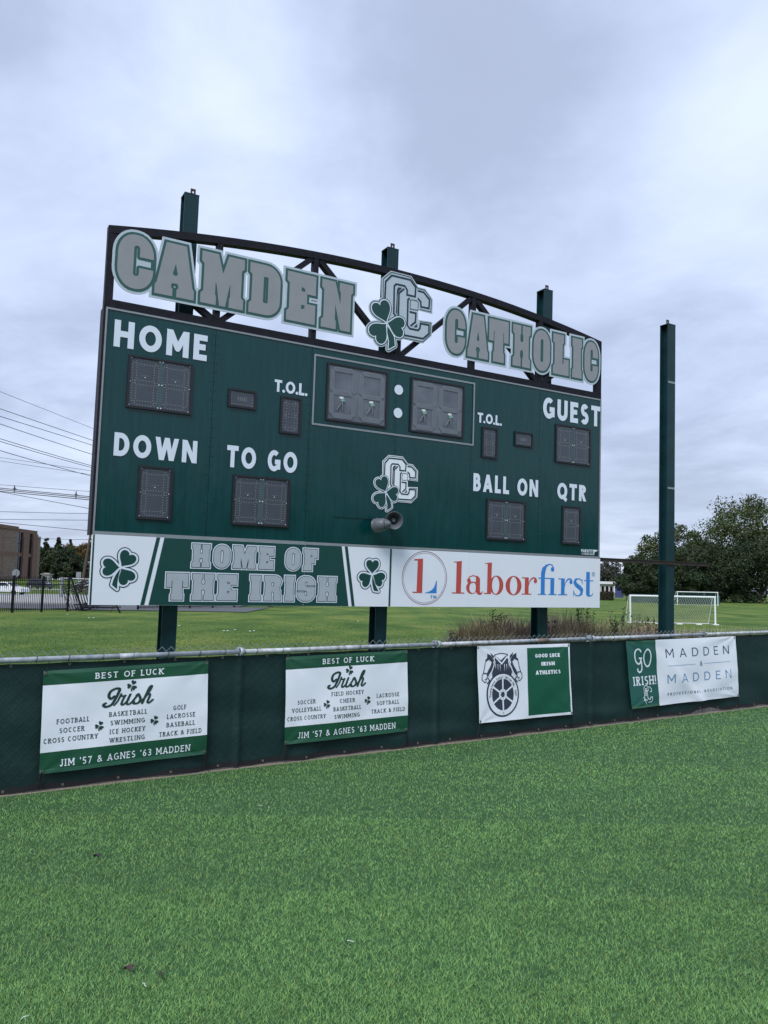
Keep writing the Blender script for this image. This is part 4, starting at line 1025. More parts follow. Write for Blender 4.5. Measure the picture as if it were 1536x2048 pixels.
# ================================================================== BANNERS on the fence
def banner(name, label, corners, rows, seed, wr=1.0):
    """corners tl,tr,br,bl in fence metres; rows/cells colour the grid: list of (u0,u1,v0,v1,material)"""
    tl, tr_, br, bl_ = corners
    c0 = ((tl[0]+bl_[0])/2, bl_[1])
    r = root(name, FR @ Matrix.Translation((c0[0], c0[1], 0)), label, 'banner', 'vinyl banners tied to the fence')
    rs = random.Random(seed); ph = [rs.uniform(0, 6) for _q in range(6)]
    def xf(u, v, n):      # u 0..1, v 0..1 (up)
        a = Vector(bl_)*(1-u)+Vector(br)*u; b = Vector(tl)*(1-u)+Vector(tr_)*u; p = a*(1-v)+b*v
        wv = .0050*math.sin(6*u+4*v+ph[0])+.0035*math.sin(11*u-7*v+ph[1])+.0018*math.sin(23*u*(1-v)+ph[3])*(1-v)+.0018*math.sin(19*u+9*v+ph[4])*v+.006*math.sin(PI*u)*math.sin(PI*v)
        for (cu, cv) in ((0, 0), (1, 0), (0, 1), (1, 1)):
            dd = math.hypot(u-cu, v-cv); an = math.atan2(v-cv, u-cu); wv += .004*math.exp(-dd*4)*math.sin(an*9+ph[2])
        if wr > 1: wv += .02*math.exp(-((u+v*.45-.62)/.05)**2)*(1-v)+.012*math.exp(-((u-.1-(1-v)*.42)/.05)**2)*v
        return (p.x-c0[0], p.y-c0[1], .030+wv*wr+n)
    us_ = sorted({0, 1, *[c[0] for c in rows], *[c[1] for c in rows], *[i/64 for i in range(65)]})
    vs_ = sorted({0, 1, *[c[2] for c in rows], *[c[3] for c in rows], *[i/36 for i in range(37)]})
    def cl(L):
        o_ = [L[0]]
        for x in L[1:]:
            if x-o_[-1] > 1e-4: o_.append(x)
        return o_
    us_, vs_ = cl(us_), cl(vs_); V = [xf(u, v, 0) for v in vs_ for u in us_]; Fc = []; idx = []; mats = []
    for j in range(len(vs_)-1):
        for i in range(len(us_)-1):
            uc = (us_[i]+us_[i+1])/2; vc = (vs_[j]+vs_[j+1])/2; mm = 'bwhite'
            for c in rows:
                if c[0] <= uc <= c[1] and c[2] <= vc <= c[3]: mm = c[4]
            if mm not in mats: mats.append(mm)
            idx.append(mats.index(mm)); k_ = j*len(us_)+i; Fc.append((k_, k_+1, k_+1+len(us_), k_+len(us_)))
    mesh('cloth', V, Fc, mats, r, True, idx=idx)
    for (u, v) in ((.012, .975), (.988, .975), (.012, .025), (.988, .025)):
        g = gr0.copy(); COL.objects.link(g); g.parent = r; p = xf(u, v, .002); g.location = p
    for (u, v, dx) in ((.012, .975, .01), (.988, .975, .0)):
        p = xf(u, v, .004); MB().tube([p, (p[0]+dx, p[1]+.05, .02), (p[0]+dx*2, rail_h(c0[0]+p[0])-c0[1]-.02, .034)], .0035, 4).obj('tie', 'tie', r)
    for (u, v, dx) in ((.012, .025, -.03), (.012, .025, .01), (.988, .025, .03), (.988, .025, .045)):
        p = xf(u, v, .004); MB().tube([p, (p[0]+dx*.5, p[1]-.08, .02), (p[0]+dx, -c0[1]+.03, .012)], .0055, 4).obj('tie', 'tie', r)
    def pr(name_, shapes, m, lay=1):      # shapes in fence metres (x along, y up) of the flat layout
        Wd = tr_[0]-tl[0]
        def g(x, y, n):
            u = (x-tl[0])/Wd; v = (y-bl_[1])/(tl[1]-bl_[1]); return xf(u, v, .0025*lay)
        return sheet(name_, shapes, m, r, 0, xf=g)
    return pr
LX = {}
def irish(x0, x1, y0, y1):
    """brush script word; box of caps"""
    S = []
    def sc(pts, ws): ws = [w_*1.45 for w_ in ws]; S.extend(thick([(a, b) for a, b in pts], ws, join='round')); S.append(disc(*pts[0], ws[0], 10)); S.append(disc(*pts[-1], ws[-1], 10))
    def sp(ctrl, n=6):
        o_ = []
        c = [ctrl[0]]+list(ctrl)+[ctrl[-1]]
        for i in range(1, len(c)-2):
            for k in range(n):
                t = k/n; p0, p1, p2, p3 = c[i-1], c[i], c[i+1], c[i+2]
                o_.append(tuple(.5*((2*b)+(-a+cc)*t+(2*a-5*b+4*cc-d)*t*t+(-a+3*b-3*cc+d)*t**3) for a, b, cc, d in zip(p0, p1, p2, p3)))
        o_.append(ctrl[-1]); return o_
    def cv(ctrl, w0=.035):
        q = sp(ctrl); sc(q, [w0]*len(q))
    cv([(.34, .55), (.22, .42), (.10, .60), (.14, .86), (.34, 1.0), (.50, .95), (.48, .70), (.40, .35), (.30, .08), (.12, -.02), (.0, .02), (-.04, .12), (.03, .18)], .045)
    cv([(.42, .03), (.54, .28), (.62, .66)], .030)
    cv([(.62, .66), (.64, .54), (.74, .53), (.82, .55)], .032)
    cv([(.80, .56), (.72, .14), (.76, .02), (.86, .08), (.98, .30)], .036)
    cv([(1.02, .60), (.94, .18), (.98, .03), (1.10, .06), (1.22, .26), (1.34, .54)], .038)
    cv([(1.30, .50), (1.36, .58), (1.42, .48), (1.50, .28), (1.44, .06), (1.26, .04), (1.24, .14)], .040)
    cv([(1.44, .06), (1.62, .24), (1.80, .62), (1.90, .96), (1.84, 1.0), (1.76, .78), (1.62, .02)], .038)
    cv([(1.64, .22), (1.76, .50), (1.88, .52), (1.88, .34), (1.84, .10), (1.92, .02), (2.06, .18)], .038)
    S = [[(a+.14*b-.03, b) for a, b in q] for q in S]
    S = [[(x0+(a+.05)/2.2*(x1-x0), y0+(b+.02)/1.02*(y1-y0)) for a, b in q] for q in S]
    return tri_union(S)
def shm(cx_, cy_, L, rot=.15): return tri_union(shamrock(cx_, cy_, L, rot, 1))
SLB = dict(hw=.074, slab=.08)
H1 = (.038)
pr = banner('sport_banner', 'green-banded white banner listing football and golf, leftmost on the fence', [(.267, .990), (1.705, 1.028), (1.718, .172), (.280, .144)],
            [(0, 1, .857, 1, 'bgreen'), (0, 1, .965, 1, 'bgreenlt'), (0, 1, 0, .205, 'bgreen'), (0, 1, 0, .040, 'bgreenlt')], 1)
# layout box of banner 1 in its own flat frame: x .267..1.705, y .144..0.990 (skew removed)
def t1(st, x0, x1, y0, h=.040, m='btext', **k):
    kk = dict(SLB); kk.update(k); [pr('lettering', w__, m) for w__ in words(st, x0, x1, y0, y0+h, **kk)]
t1('BEST OF LUCK', .687, 1.280, .896, .052, 'bwtext', hw=.075); t1("JIM '57 & AGNES '63 MADDEN", .425, 1.545, .190, .058, 'bwtext', hw=.07)
pr('script_word', [irish(.765, 1.205, .650, .800)], 'btext'); pr('shamrock', [shm(1.003, .818, .042)], 'btext'); pr('shamrock', [shm(.737, .494, .036)], 'btext'); pr('shamrock', [shm(1.212, .496, .036)], 'btext')
for a in [('FOOTBALL', .387, .650, .542), ('SOCCER', .412, .612, .466), ('CROSS COUNTRY', .290, .725, .391), ('BASKETBALL', .815, 1.140, .562), ('SWIMMING', .828, 1.124, .488), ('ICE HOCKEY', .822, 1.130, .414), ('WRESTLING', .823, 1.130, .340),
          ('GOLF', 1.380, 1.500, .568), ('LACROSSE', 1.325, 1.585, .495), ('BASEBALL', 1.323, 1.585, .421), ('TRACK & FIELD', 1.258, 1.650, .344)]: t1(*a)
pr = banner('sport_banner', 'green-banded white banner listing field hockey and softball, second from the left on the fence', [(2.508, 1.036), (3.978, 1.063), (4.000, .188), (2.520, .180)],
            [(0, 1, .852, 1, 'bgreen'), (0, 1, .965, 1, 'bgreenlt'), (0, 1, 0, .197, 'bgreen'), (0, 1, 0, .040, 'bgreenlt')], 2)
t1('BEST OF LUCK', 2.925, 3.535, .942, .054, 'bwtext', hw=.075); t1("JIM '57 & AGNES '63 MADDEN", 2.650, 3.815, .226, .060, 'bwtext', hw=.07)
pr('script_word', [irish(2.992, 3.452, .692, .850)], 'btext'); pr('shamrock', [shm(3.243, .866, .043)], 'btext'); pr('shamrock', [shm(2.975, .540, .037)], 'btext'); pr('shamrock', [shm(3.466, .544, .037)], 'btext')
for a in [('SOCCER', 2.640, 2.842, .560), ('VOLLEYBALL', 2.580, 2.908, .484), ('CROSS COUNTRY', 2.532, 2.958, .405), ('FIELD HOCKEY', 3.030, 3.412, .615), ('CHEER', 3.127, 3.305, .540), ('BASKETBALL', 3.050, 3.385, .463), ('SWIMMING', 3.060, 3.370, .386),
          ('LACROSSE', 3.580, 3.862, .560), ('SOFTBALL', 3.582, 3.862, .482), ('TRACK & FIELD', 3.515, 3.938, .402)]: t1(*a)
# third banner: emblem with two horse heads over a spoked wheel; green half with three lines
pr = banner('union_banner', 'third banner along the fence, horse heads over a wheel beside a green half', [(4.972, 1.083), (6.495, 1.078), (6.538, .190), (5.010, .196)],
            [(.510, .985, .035, .955, 'bgreen3')], 3)
def hv(st, x0, x1, y0, y1): [pr('lettering', w__, 'bwtext') for w__ in words(st, x0, x1, y0, y1, .14, gap=.12)]
hv('GOOD LUCK', 5.885, 6.315, .922, .968); hv('IRISH', 5.985, 6.212, .822, .868); hv('ATHLETICS', 5.88, 6.308, .716, .765)
GRID[0] = .03
wc = (5.345, .505); RX, RY = .258, .262
pr('wheel_disc', [tri_union([disc(*wc, RX, 60, RY)])], 'bslate', 1)
pr('wheel_rim', [tri_union([disc(*wc, RX-.022, 60, RY-.020)], [disc(*wc, .172, 48, .185)]), tri_union([disc(*wc, .062, 30, .066)], [disc(*wc, .031, 20, .034)])], 'bwhite', 2)
spk = []
for k in range(6):
    a = math.radians(90+60*k); spk.append(tri_union(thick([(wc[0]+.055*math.cos(a), wc[1]+.058*math.sin(a)), (wc[0]+.178*math.cos(a), wc[1]+.192*math.sin(a))], .011)))
pr('wheel_spokes', spk, 'bwhite', 2.4)
pr('hub_bolts', [tri_union([disc(wc[0]+.047*math.cos(PI*k/4), wc[1]+.050*math.sin(PI*k/4), .005, 8)]) for k in range(8)]+[tri_union([disc(wc[0], wc[1]-.215, .008, 10)], [disc(wc[0], wc[1]-.215, .004, 8)])], 'bslate', 3)
def hp_(pts, mir=False):    # traced on the banner: x,y on a 1536-wide enlargement, metres via the wheel
    o_ = []
    for a, b in pts:
        x = (a-440)*.001120; y = (775-b)*.000800
        if mir: x = -x
        o_.append((wc[0]+x-.0, wc[1]+y+.0))
    return o_
hd = [tri_union([hp_([(300, 510), (300, 380), (330, 300), (345, 200), (420, 270), (500, 200), (540, 300), (560, 370), (575, 450), (560, 500), (480, 470), (400, 470)])])]
for mir in (False, True):
    q = lambda P: hp_(P, mir)
    hd.append(tri_union([q([(240, 165), (285, 195), (325, 260), (318, 300), (270, 250), (225, 280), (213, 315), (215, 260), (240, 230)]),
                         q([(282, 152), (330, 205), (335, 250), (300, 215)]),
                         q([(262, 255), (300, 290), (285, 345), (245, 420), (225, 470), (250, 500), (285, 440), (325, 330), (300, 270)])]))
    for pl_, w0 in [([(213, 300), (200, 380), (182, 450), (165, 480), (160, 540), (195, 585), (222, 570)], 5), ([(185, 450), (225, 455), (240, 490), (220, 540), (195, 545)], 6), ([(240, 520), (262, 560), (225, 605)], 7), ([(325, 250), (300, 360), (245, 500)], 4)]:
        hd.append(tri_union(thick(q(pl_), w0*.0010, join='round')))
hd.append(tri_union(thick(hp_([(338, 185), (430, 165), (520, 185)]), .0045)+thick(hp_([(338, 185), (350, 215)]), .006)+thick(hp_([(520, 185), (508, 215)]), .006)))
pr('horse_heads', hd, 'bslate', 1.6)
wl = [tri_union(thick(hp_([(345, 215), (430, 320), (512, 215)]), .009)), tri_union(thick(hp_([(325, 225), (340, 300), (300, 420), (250, 500)]), .006)), tri_union(thick(hp_([(537, 225), (525, 300), (575, 420), (620, 520)]), .006))]
for k, (a, b) in enumerate([(345, 400), (375, 420), (405, 440), (465, 440), (495, 420), (530, 395)]):
    wl.append(tri_union([hp_([(a-2, 330), (a+7, 325), (a+3, b)])]))
pr('horse_highlights', wl, 'bwhite', 2.4)
# curved lettering on the rim, with Blender's built-in typeface
def rim_text(st, r_, h_, a0, a1):
    shapes = []; n_ = len(st)
    for k, ch in enumerate(st):
        if ch == ' ': continue
        cu = bpy.data.curves.new('t', 'FONT'); cu.body = ch; cu.size = h_*1.35; cu.align_x = 'CENTER'; cu.resolution_u = 3; cu.offset = .0004
        to = bpy.data.objects.new('t', cu); me = bpy.data.meshes.new_from_object(to)
        vs = [(v.co.x, v.co.y) for v in me.vertices]; fs = [tuple(p.vertices) for p in me.polygons]
        bpy.data.objects.remove(to); bpy.data.curves.remove(cu); bpy.data.meshes.remove(me)
        a = a0+(a1-a0)*(k+.5)/n_; s_ = math.radians(a)
        c_, sn = math.cos(s_-PI/2), math.sin(s_-PI/2)
        shapes.append(([(wc[0]+r_*math.cos(s_)+x*c_-y*sn, wc[1]+r_*1.03*math.sin(s_)+x*sn+y*c_) for x, y in vs], fs))
    return shapes
GRID[0] = 0
V_ = rim_text('Teamsters Local Union No. 507', .188, .034, 187, -7)
def poly_sheet(pr_, nm, shapes, m, lay):
    return pr_(nm, shapes, m, lay)
poly_sheet(pr, 'rim_lettering', V_, 'bslate', 3.2)
pr = banner('law_banner', 'rightmost banner on the fence, teal left end and white field with thin blue capitals', [(7.571, 1.086), (10.087, 1.109), (10.127, .203), (7.668, .181)],
            [(0, .240, 0, 1, 'bteal'), (0, .240, .965, 1, 'bgreenlt'), (0, .240, 0, .035, 'bgreenlt')], 4, wr=1.5)
def th(st, x0, x1, y0, y1, m, hw=.055, gap=.62): [pr('lettering', w__, m) for w__ in words(st, x0, x1, y0, y1, hw, gap=gap)]
for y0_, y1_, m_ in ((.828, .952, 'darkblue'), (.470, .594, 'blue2')):
    for g_ in text('MADDEN', 8.38, 9.90, y0_, y1_, .05, gap=.66): pr('letter', [g_], m_)
th('PROFESSIONAL ASSOCIATION', 8.37, 9.91, .300, .340, 'darkblue', .07, .55); th('&', 9.14, 9.20, .683, .750, 'darkblue', .06, 0)
GRID[0] = .04
pr('rule', [tri_union([[(8.40, .712), (9.04, .712), (9.04, .717), (8.40, .717)]]), tri_union([[(9.24, .712), (9.90, .712), (9.90, .717), (9.24, .717)]])], 'blue2')
GRID[0] = 0
go = []
go += thick(arc(7.985, .845, .070, .118, 0, 345, 30), .011, True)
go += thick(arc(7.80, .870, .075, .10, 35, 300, 22)+[(7.850, .83), (7.862, .78), (7.862, .70), (7.84, .665), (7.80, .655), (7.77, .68), (7.775, .71)], .0115, join='round')+thick([(7.81, .845), (7.88, .845)], .010)
pr('lettering', [tri_union(go)], 'bwtext'); pr('lettering', text('IRISH!', 7.655, 8.135, .480, .600, .07, slab=.06, gap=.18, wf=.8), 'bwtext')
lg = []
for pts in ([(7.86, .31), (7.86, .44), (7.885, .47), (7.93, .47), (7.95, .44), (7.95, .40), (7.92, .40), (7.92, .43), (7.89, .43), (7.885, .33)], [(7.90, .33), (7.90, .41), (7.93, .38)], [(7.96, .45), (7.99, .45), (8.02, .42), (8.02, .385), (7.985, .385)], [(7.925, .40), (7.925, .30), (7.95, .285), (7.98, .285), (7.985, .31), (8.025, .31), (8.02, .27), (7.995, .245), (7.93, .245)], [(7.83, .32), (7.86, .30), (7.84, .27)], [(7.86, .29), (7.87, .25), (7.89, .22)], [(7.87, .29), (7.91, .27)]):
    lg += thick(pts, .005)
pr('logo_lines', [tri_union(lg)], 'bwtext')

# ================================================================== TURF FIBRES
def blades(name, P, h, wd, tint, lean, mname='blade'):
    n_ = len(P); a = rng.uniform(0, 2*PI, n_); ln = lean*rng.uniform(.3, 1.3, n_); la = a+rng.normal(0, .8, n_)
    dx, dy = np.cos(a)*wd/2, np.sin(a)*wd/2; lx, ly = -np.sin(la)*ln*h, np.cos(la)*ln*h
    V_ = np.zeros((n_, 5, 3)); x, y, z = P[:, 0], P[:, 1], P[:, 2]
    V_[:, 0] = np.stack([x-dx, y-dy, z], 1); V_[:, 1] = np.stack([x+dx, y+dy, z], 1)
    V_[:, 2] = np.stack([x+dx*.85+lx*.4, y+dy*.85+ly*.4, z+h*.6], 1); V_[:, 3] = np.stack([x-dx*.85+lx*.4, y-dy*.85+ly*.4, z+h*.6], 1)
    V_[:, 4] = np.stack([x+lx, y+ly, z+h], 1)
    b_ = np.arange(n_)[:, None]*5
    return npmesh(name, V_.reshape(-1, 3), b_+np.array([0, 1, 2, 3]), mname, np.repeat(tint, 5, 0), tris=b_+np.array([3, 2, 4]))
def smooth_noise(x, y, sc, seed):
    r = np.random.default_rng(seed); v = np.zeros_like(x)
    for k in range(14):
        a = r.uniform(0, 2*PI); f = sc*r.uniform(.5, 2.2); v += np.sin((x*np.cos(a)+y*np.sin(a))*f+r.uniform(0, 6))
    return v/14
pts = []
for d0, d1, dens in [(2.7, 3.6, 33000), (3.6, 4.6, 22000), (4.6, 6, 12500), (6, 8, 5600), (8, 10.5, 3000), (10.5, 13.5, 1700)]:
    x0, x1 = -d1*.52-.35, d1*.52+.35; n_ = int((x1-x0)*(d1-d0)*dens)
    pts.append(np.stack([rng.uniform(x0, x1, n_), rng.uniform(d0, d1, n_)], 1))
P2 = np.concatenate(pts); s_along = (P2[:, 0]-FA.x)*Fdv.x+(P2[:, 1]-FA.y)*Fdv.y; n_off = (P2[:, 0]-FA.x)*Fnv.x+(P2[:, 1]-FA.y)*Fnv.y
edge = .060+.022*np.sin(s_along*6)+.014*np.sin(s_along*17)+.03*rng.uniform(0, 1, len(P2)); P2 = P2[n_off > edge]
nB = len(P2); n_o2 = n_off[n_off > edge]; d_ = P2[:, 1]; nz = smooth_noise(P2[:, 0], P2[:, 1], 1.5, 3); nz2 = smooth_noise(P2[:, 0], P2[:, 1], 14, 5)
mixv = rng.uniform(0, 1, nB)[:, None]
tint = (1-mixv)*np.array([.060, .165, .042])+mixv*np.array([.245, .460, .140])
nz = nz+.8*smooth_noise(P2[:, 0], P2[:, 1], .7, 13)
tint = np.where(rng.uniform(0, 1, nB)[:, None] < .10, np.array([.33, .46, .11]), tint)*(1+.22*nz+.28*nz2)[:, None]
wd = .0018*np.maximum(1, d_/4.0)**.95; h = rng.uniform(.008, .018, nB)*(1+.15*nz2)
P3 = np.concatenate([P2, np.full((nB, 1), .006)], 1)
tag(blades('turf_grass', P3, h, wd, np.clip(tint, .01, .6), 1.45*np.clip(.4+n_o2/1.6, .4, 1)), 'short artificial grass of mixed green fibres in front of the fence', 'artificial turf', kind='stuff')
# rougher lawn blades just beyond the fence
nL = 120000; yL = 7+38*rng.uniform(0, 1, nL)**1.1; xL = rng.uniform(-1, 1, nL)*(yL*.6+2)
off = (xL-FA.x)*Fnv.x+(yL-FA.y)*Fnv.y; k_ = off < -.5; xL, yL = xL[k_], yL[k_]; nL = len(xL)
zL = np.array([ground_z(a, b)-.02 for a, b in zip(xL, yL)])
nn_ = smooth_noise(xL, yL, .5, 9)[:, None]; mv = rng.uniform(0, 1, nL)[:, None]
tl_ = ((1-mv)*np.array([.070, .130, .020])+mv*np.array([.165, .225, .050]))*np.clip(1+.6*nn_, .5, 1.6)*(1+.35*smooth_noise(xL*.5, yL, 3.5, 19))[:, None]
tl_[:, 0] *= .92+.2*np.clip(nn_[:, 0]*2, -1, 1)
hL = rng.uniform(.02, .045, nL)*np.clip((46-yL)/25, .15, 1)
tag(blades('lawn_grass', np.stack([xL, yL, zL], 1), hL, .005*np.maximum(1, yL/9), tl_, .8), 'mown lawn grass behind the windscreened fence', 'grass', kind='stuff')

# debris on the turf
def leafy(name, label, cat, x, y, sx, m, rz, grp=None):
    n_ = 12; V = [(0, 0, .012)]+[(sx*(1+.25*math.sin(3*a+rz))*math.cos(a), sx*.5*(1+.2*math.cos(2*a))*math.sin(a), .004+.010*math.sin(2*a+rz)) for a in [2*PI*i/n_ for i in range(n_)]]
    V2 = V+[(a, b, c-.003) for a, b, c in V]
    Fc = [(0, 1+i, 1+(i+1) % n_) for i in range(n_)]+[(n_+1, n_+2+(i+1) % n_, n_+2+i) for i in range(n_)]+[(1+i, n_+2+i, n_+2+(i+1) % n_, 1+(i+1) % n_) for i in range(n_)]
    o = mesh(name, V2, Fc, m, mtx=T(x, y, .034, rz)); return tag(o, label, cat, grp)
leafy('dead_leaf', 'brown dead leaf on the near turf, the larger of two close together', 'leaf', -1.10, 3.62, .022, 'leafbrown', .4)
leafy('dead_leaf', 'small dark dead leaf on the near turf, right of the larger brown one', 'leaf', -.94, 3.56, .016, 'leafbrown', 2.0)
leafy('dead_leaf', 'dark curled leaf on the turf farther back, toward the left fence banner', 'leaf', -1.76, 5.02, .022, 'tie', .1)
for i, (x, y, lb) in enumerate([(-.92, 6.2, 'pale paper scrap on turf below the second banner, left of a pair'), (-.84, 6.16, 'pale paper scrap on turf below the second banner, right of a pair'), (-.12, 3.93, 'pale thread lying on turf near the middle foreground'), (-1.38, 3.22, 'pale thread on the turf at the lower left corner'), (-.99, 3.48, 'pale thread on the turf just below the two brown leaves')]):
    b_ = MB().tube([(-.016, 0, -.008), (-.004, .007, -.004), (.006, .002, -.006), (.016, .008, -.008)], .0018, 5)
    o = b_.obj('thread_scrap', 'litter', mtx=T(x, y, .040, i*1.3)); tag(o, lb, 'litter')

# ================================================================== WEEDS behind the fence
def weed_mass(name, label, spots, cat='dry grass'):
    V_ = []; Q_ = []; T_ = []; tn = []
    k = 0
    for (x, y, h_, r_, n_, col) in spots:
        for i in range(n_):
            a = random.uniform(0, 2*PI); rr__ = r_*math.sqrt(random.random()); bx, by = x+rr__*math.cos(a), y+rr__*.6*math.sin(a); bz = ground_z(bx, by)-.02
            hh = h_*random.uniform(.5, 1.1)*(1-.5*(rr__/r_)**2); la = random.uniform(0, 2*PI); ln = random.uniform(.1, .75)*hh; wd_ = random.uniform(.004, .012); c = random.uniform(.6, 1.35)
            dx, dy = math.cos(la+1.57)*wd_, math.sin(la+1.57)*wd_*.4
            tx, ty = bx+math.cos(la)*ln, by+math.sin(la)*ln; mx_, my_ = bx+math.cos(la)*ln*.35, by+math.sin(la)*ln*.35
            V_ += [(bx-dx, by-dy, bz), (bx+dx, by+dy, bz), (mx_+dx, my_+dy, bz+hh*.6), (mx_-dx, my_-dy, bz+hh*.6), (tx, ty, bz+hh)]
            Q_.append((k, k+1, k+2, k+3)); T_.append((k+3, k+2, k+4)); tn += [[col[0]*c, col[1]*c, col[2]*c]]*5; k += 5
    return tag(npmesh(name, V_, Q_, 'weed', np.array(tn), tris=T_), label, cat, kind='stuff')
def gp(x, y, z=0):
    d = px_dir(x, y); t_ = (z-CAMH)/d.z; return d*t_+Vector((0, 0, CAMH))
def at_depth(x, Y):     # ground point under image column x at distance Y
    z0 = 0
    for _k in range(3):
        best = None
        lo, hi = 1180, 2000
        for _j in range(40):
            md = (lo+hi)/2; p = gp(x, md, z0)
            if p.y > Y or p.y < 0: lo = md
            else: hi = md
        z0 = ground_z(p.x, p.y)
    return Vector((p.x, p.y, z0))
straw = (.46, .37, .23); brown = (.30, .23, .19); olive = (.26, .27, .13)
sp_ = []
for x, hgt, col in [(925, .42, brown), (945, .62, straw), (968, .66, straw), (990, .70, brown), (1010, .66, straw), (1032, .60, brown), (1052, .62, brown), (1072, .66, brown), (1100, .78, brown), (1125, .86, brown), (1150, .80, brown), (1175, .70, straw), (1200, .62, olive), (1222, .60, straw), (1250, .56, olive), (1275, .58, brown), (1300, .55, straw), (1325, .50, straw), (1358, .42, straw), (1390, .40, straw), (1420, .42, olive), (1450, .48, olive), (1478, .40, olive), (1505, .30, olive)]:
    p = at_depth(x, 19.5+random.uniform(0, 2)); sp_.append((p.x, p.y, hgt+.52, .45, 760, col))
    p = at_depth(x+10, 19+random.uniform(0, 3)); sp_.append((p.x, p.y, hgt*.75+.48, .55, 420, straw if col != olive else olive))
weed_mass('dry_weeds', 'band of dry straw-coloured weeds growing behind the right part of the fence', sp_)
def stalk(x, Y, h_, label, seed):
    rs = random.Random(seed); p = at_depth(x, Y); r = root('tall_weed', T(p.x, p.y, p.z-.02), label, 'weed', 'leafy weeds behind the fence')
    st = MB(); lv = []; tn = []
    for k in range(rs.randint(3, 5)):
        a = rs.uniform(0, 6.28); hh = h_*rs.uniform(.6, 1); dx, dy = math.cos(a)*rs.uniform(.02, .22)*hh, math.sin(a)*.1*hh
        st.tube([(dx*.1, dy*.1, 0), (dx*.5, dy*.5, hh*.5), (dx, dy, hh)], [.009, .007, .003], 4)
        for j in range(80):
            f = rs.uniform(.25, 1.02); b = (dx*f+rs.gauss(0, .035), dy*f+rs.gauss(0, .035), hh*f+rs.gauss(0, .012)); lv.append(b)
    st.obj('stem', 'bark', r)
    V_ = []; Q_ = []; k = 0
    for b in lv:
        s = rs.uniform(.016, .036); q = Vector((rs.gauss(0, 1), rs.gauss(0, 1), rs.gauss(0, 1))).normalized(); w__ = q.orthogonal().normalized(); b = Vector(b); u__ = q.cross(w__)
        V_ += [b-w__*s, b-u__*s*.5, b+w__*s, b+u__*s*.5]; Q_.append((k, k+1, k+2, k+3)); k += 4; c = rs.uniform(.6, 1.3); tn += [[.045*c, .060*c, .030*c]]*4
    npmesh('foliage', V_, Q_, 'leaf', np.array(tn), parent=r)
for i, (x, Y, h_, lb) in enumerate([(908, 19.2, .55, 'dark leafy weed at the left end of the dry weed band'), (962, 20.2, .85, 'dark leafy weed behind the fence, left of the third scoreboard post'), (990, 19.6, 1.02, 'dark tall weed behind the fence, nearest left of the third scoreboard post'), (1012, 20.6, .98, 'thin weed tops between dark weeds left of the third scoreboard post'),
                                    (1104, 19.5, 1.02, 'dark leafy weed just right of the third scoreboard post'), (1150, 20.4, 1.05, 'dark leafy weed between sponsor sign corner and third post'), (1168, 19.8, 1.28, 'tallest dark weed under the right end of the sponsor sign'), (1182, 20.5, 1.15, 'dark weed beside the tallest one under the sponsor sign'), (1228, 19.5, 1.05, 'slim dark weed midway between sponsor sign and lone post'),
                                    (1241, 20, 1.30, 'tall slim weed in front of the near goal, left goalpost side'), (1262, 20.2, 1.1, 'bushy dark weed before the left goalpost'), (1274, 20.7, 1.12, 'bushy dark weed right of the left goalpost'), (1296, 20, .92, 'dark weed left of the lone green post'), (1316, 20, .86, 'dark weed touching the foot of the lone green post')]):
    stalk(x, Y, h_*1.04+.22, lb, 50+i)
# pale flowers on the lawn
for i, (x, y) in enumerate([(135, 1229), (178, 1236), (187, 1236), (444, 1219), (358, 1252), (448, 1262), (455, 1262), (470, 1260), (500, 1263), (508, 1262), (716, 1243), (740, 1241), (878, 1218)]):
    p = gp(x, y); b_ = MB().lathe([(.001, .05), (.03, .045), (.045, .03), (.03, .015), (.001, 0)], 7)
    tag(b_.obj('white_clover', 'litter', mtx=T(p.x, p.y, p.z-.02)), 'tiny white bloom in the lawn beyond the fence', 'flower', 'white blooms in the lawn')

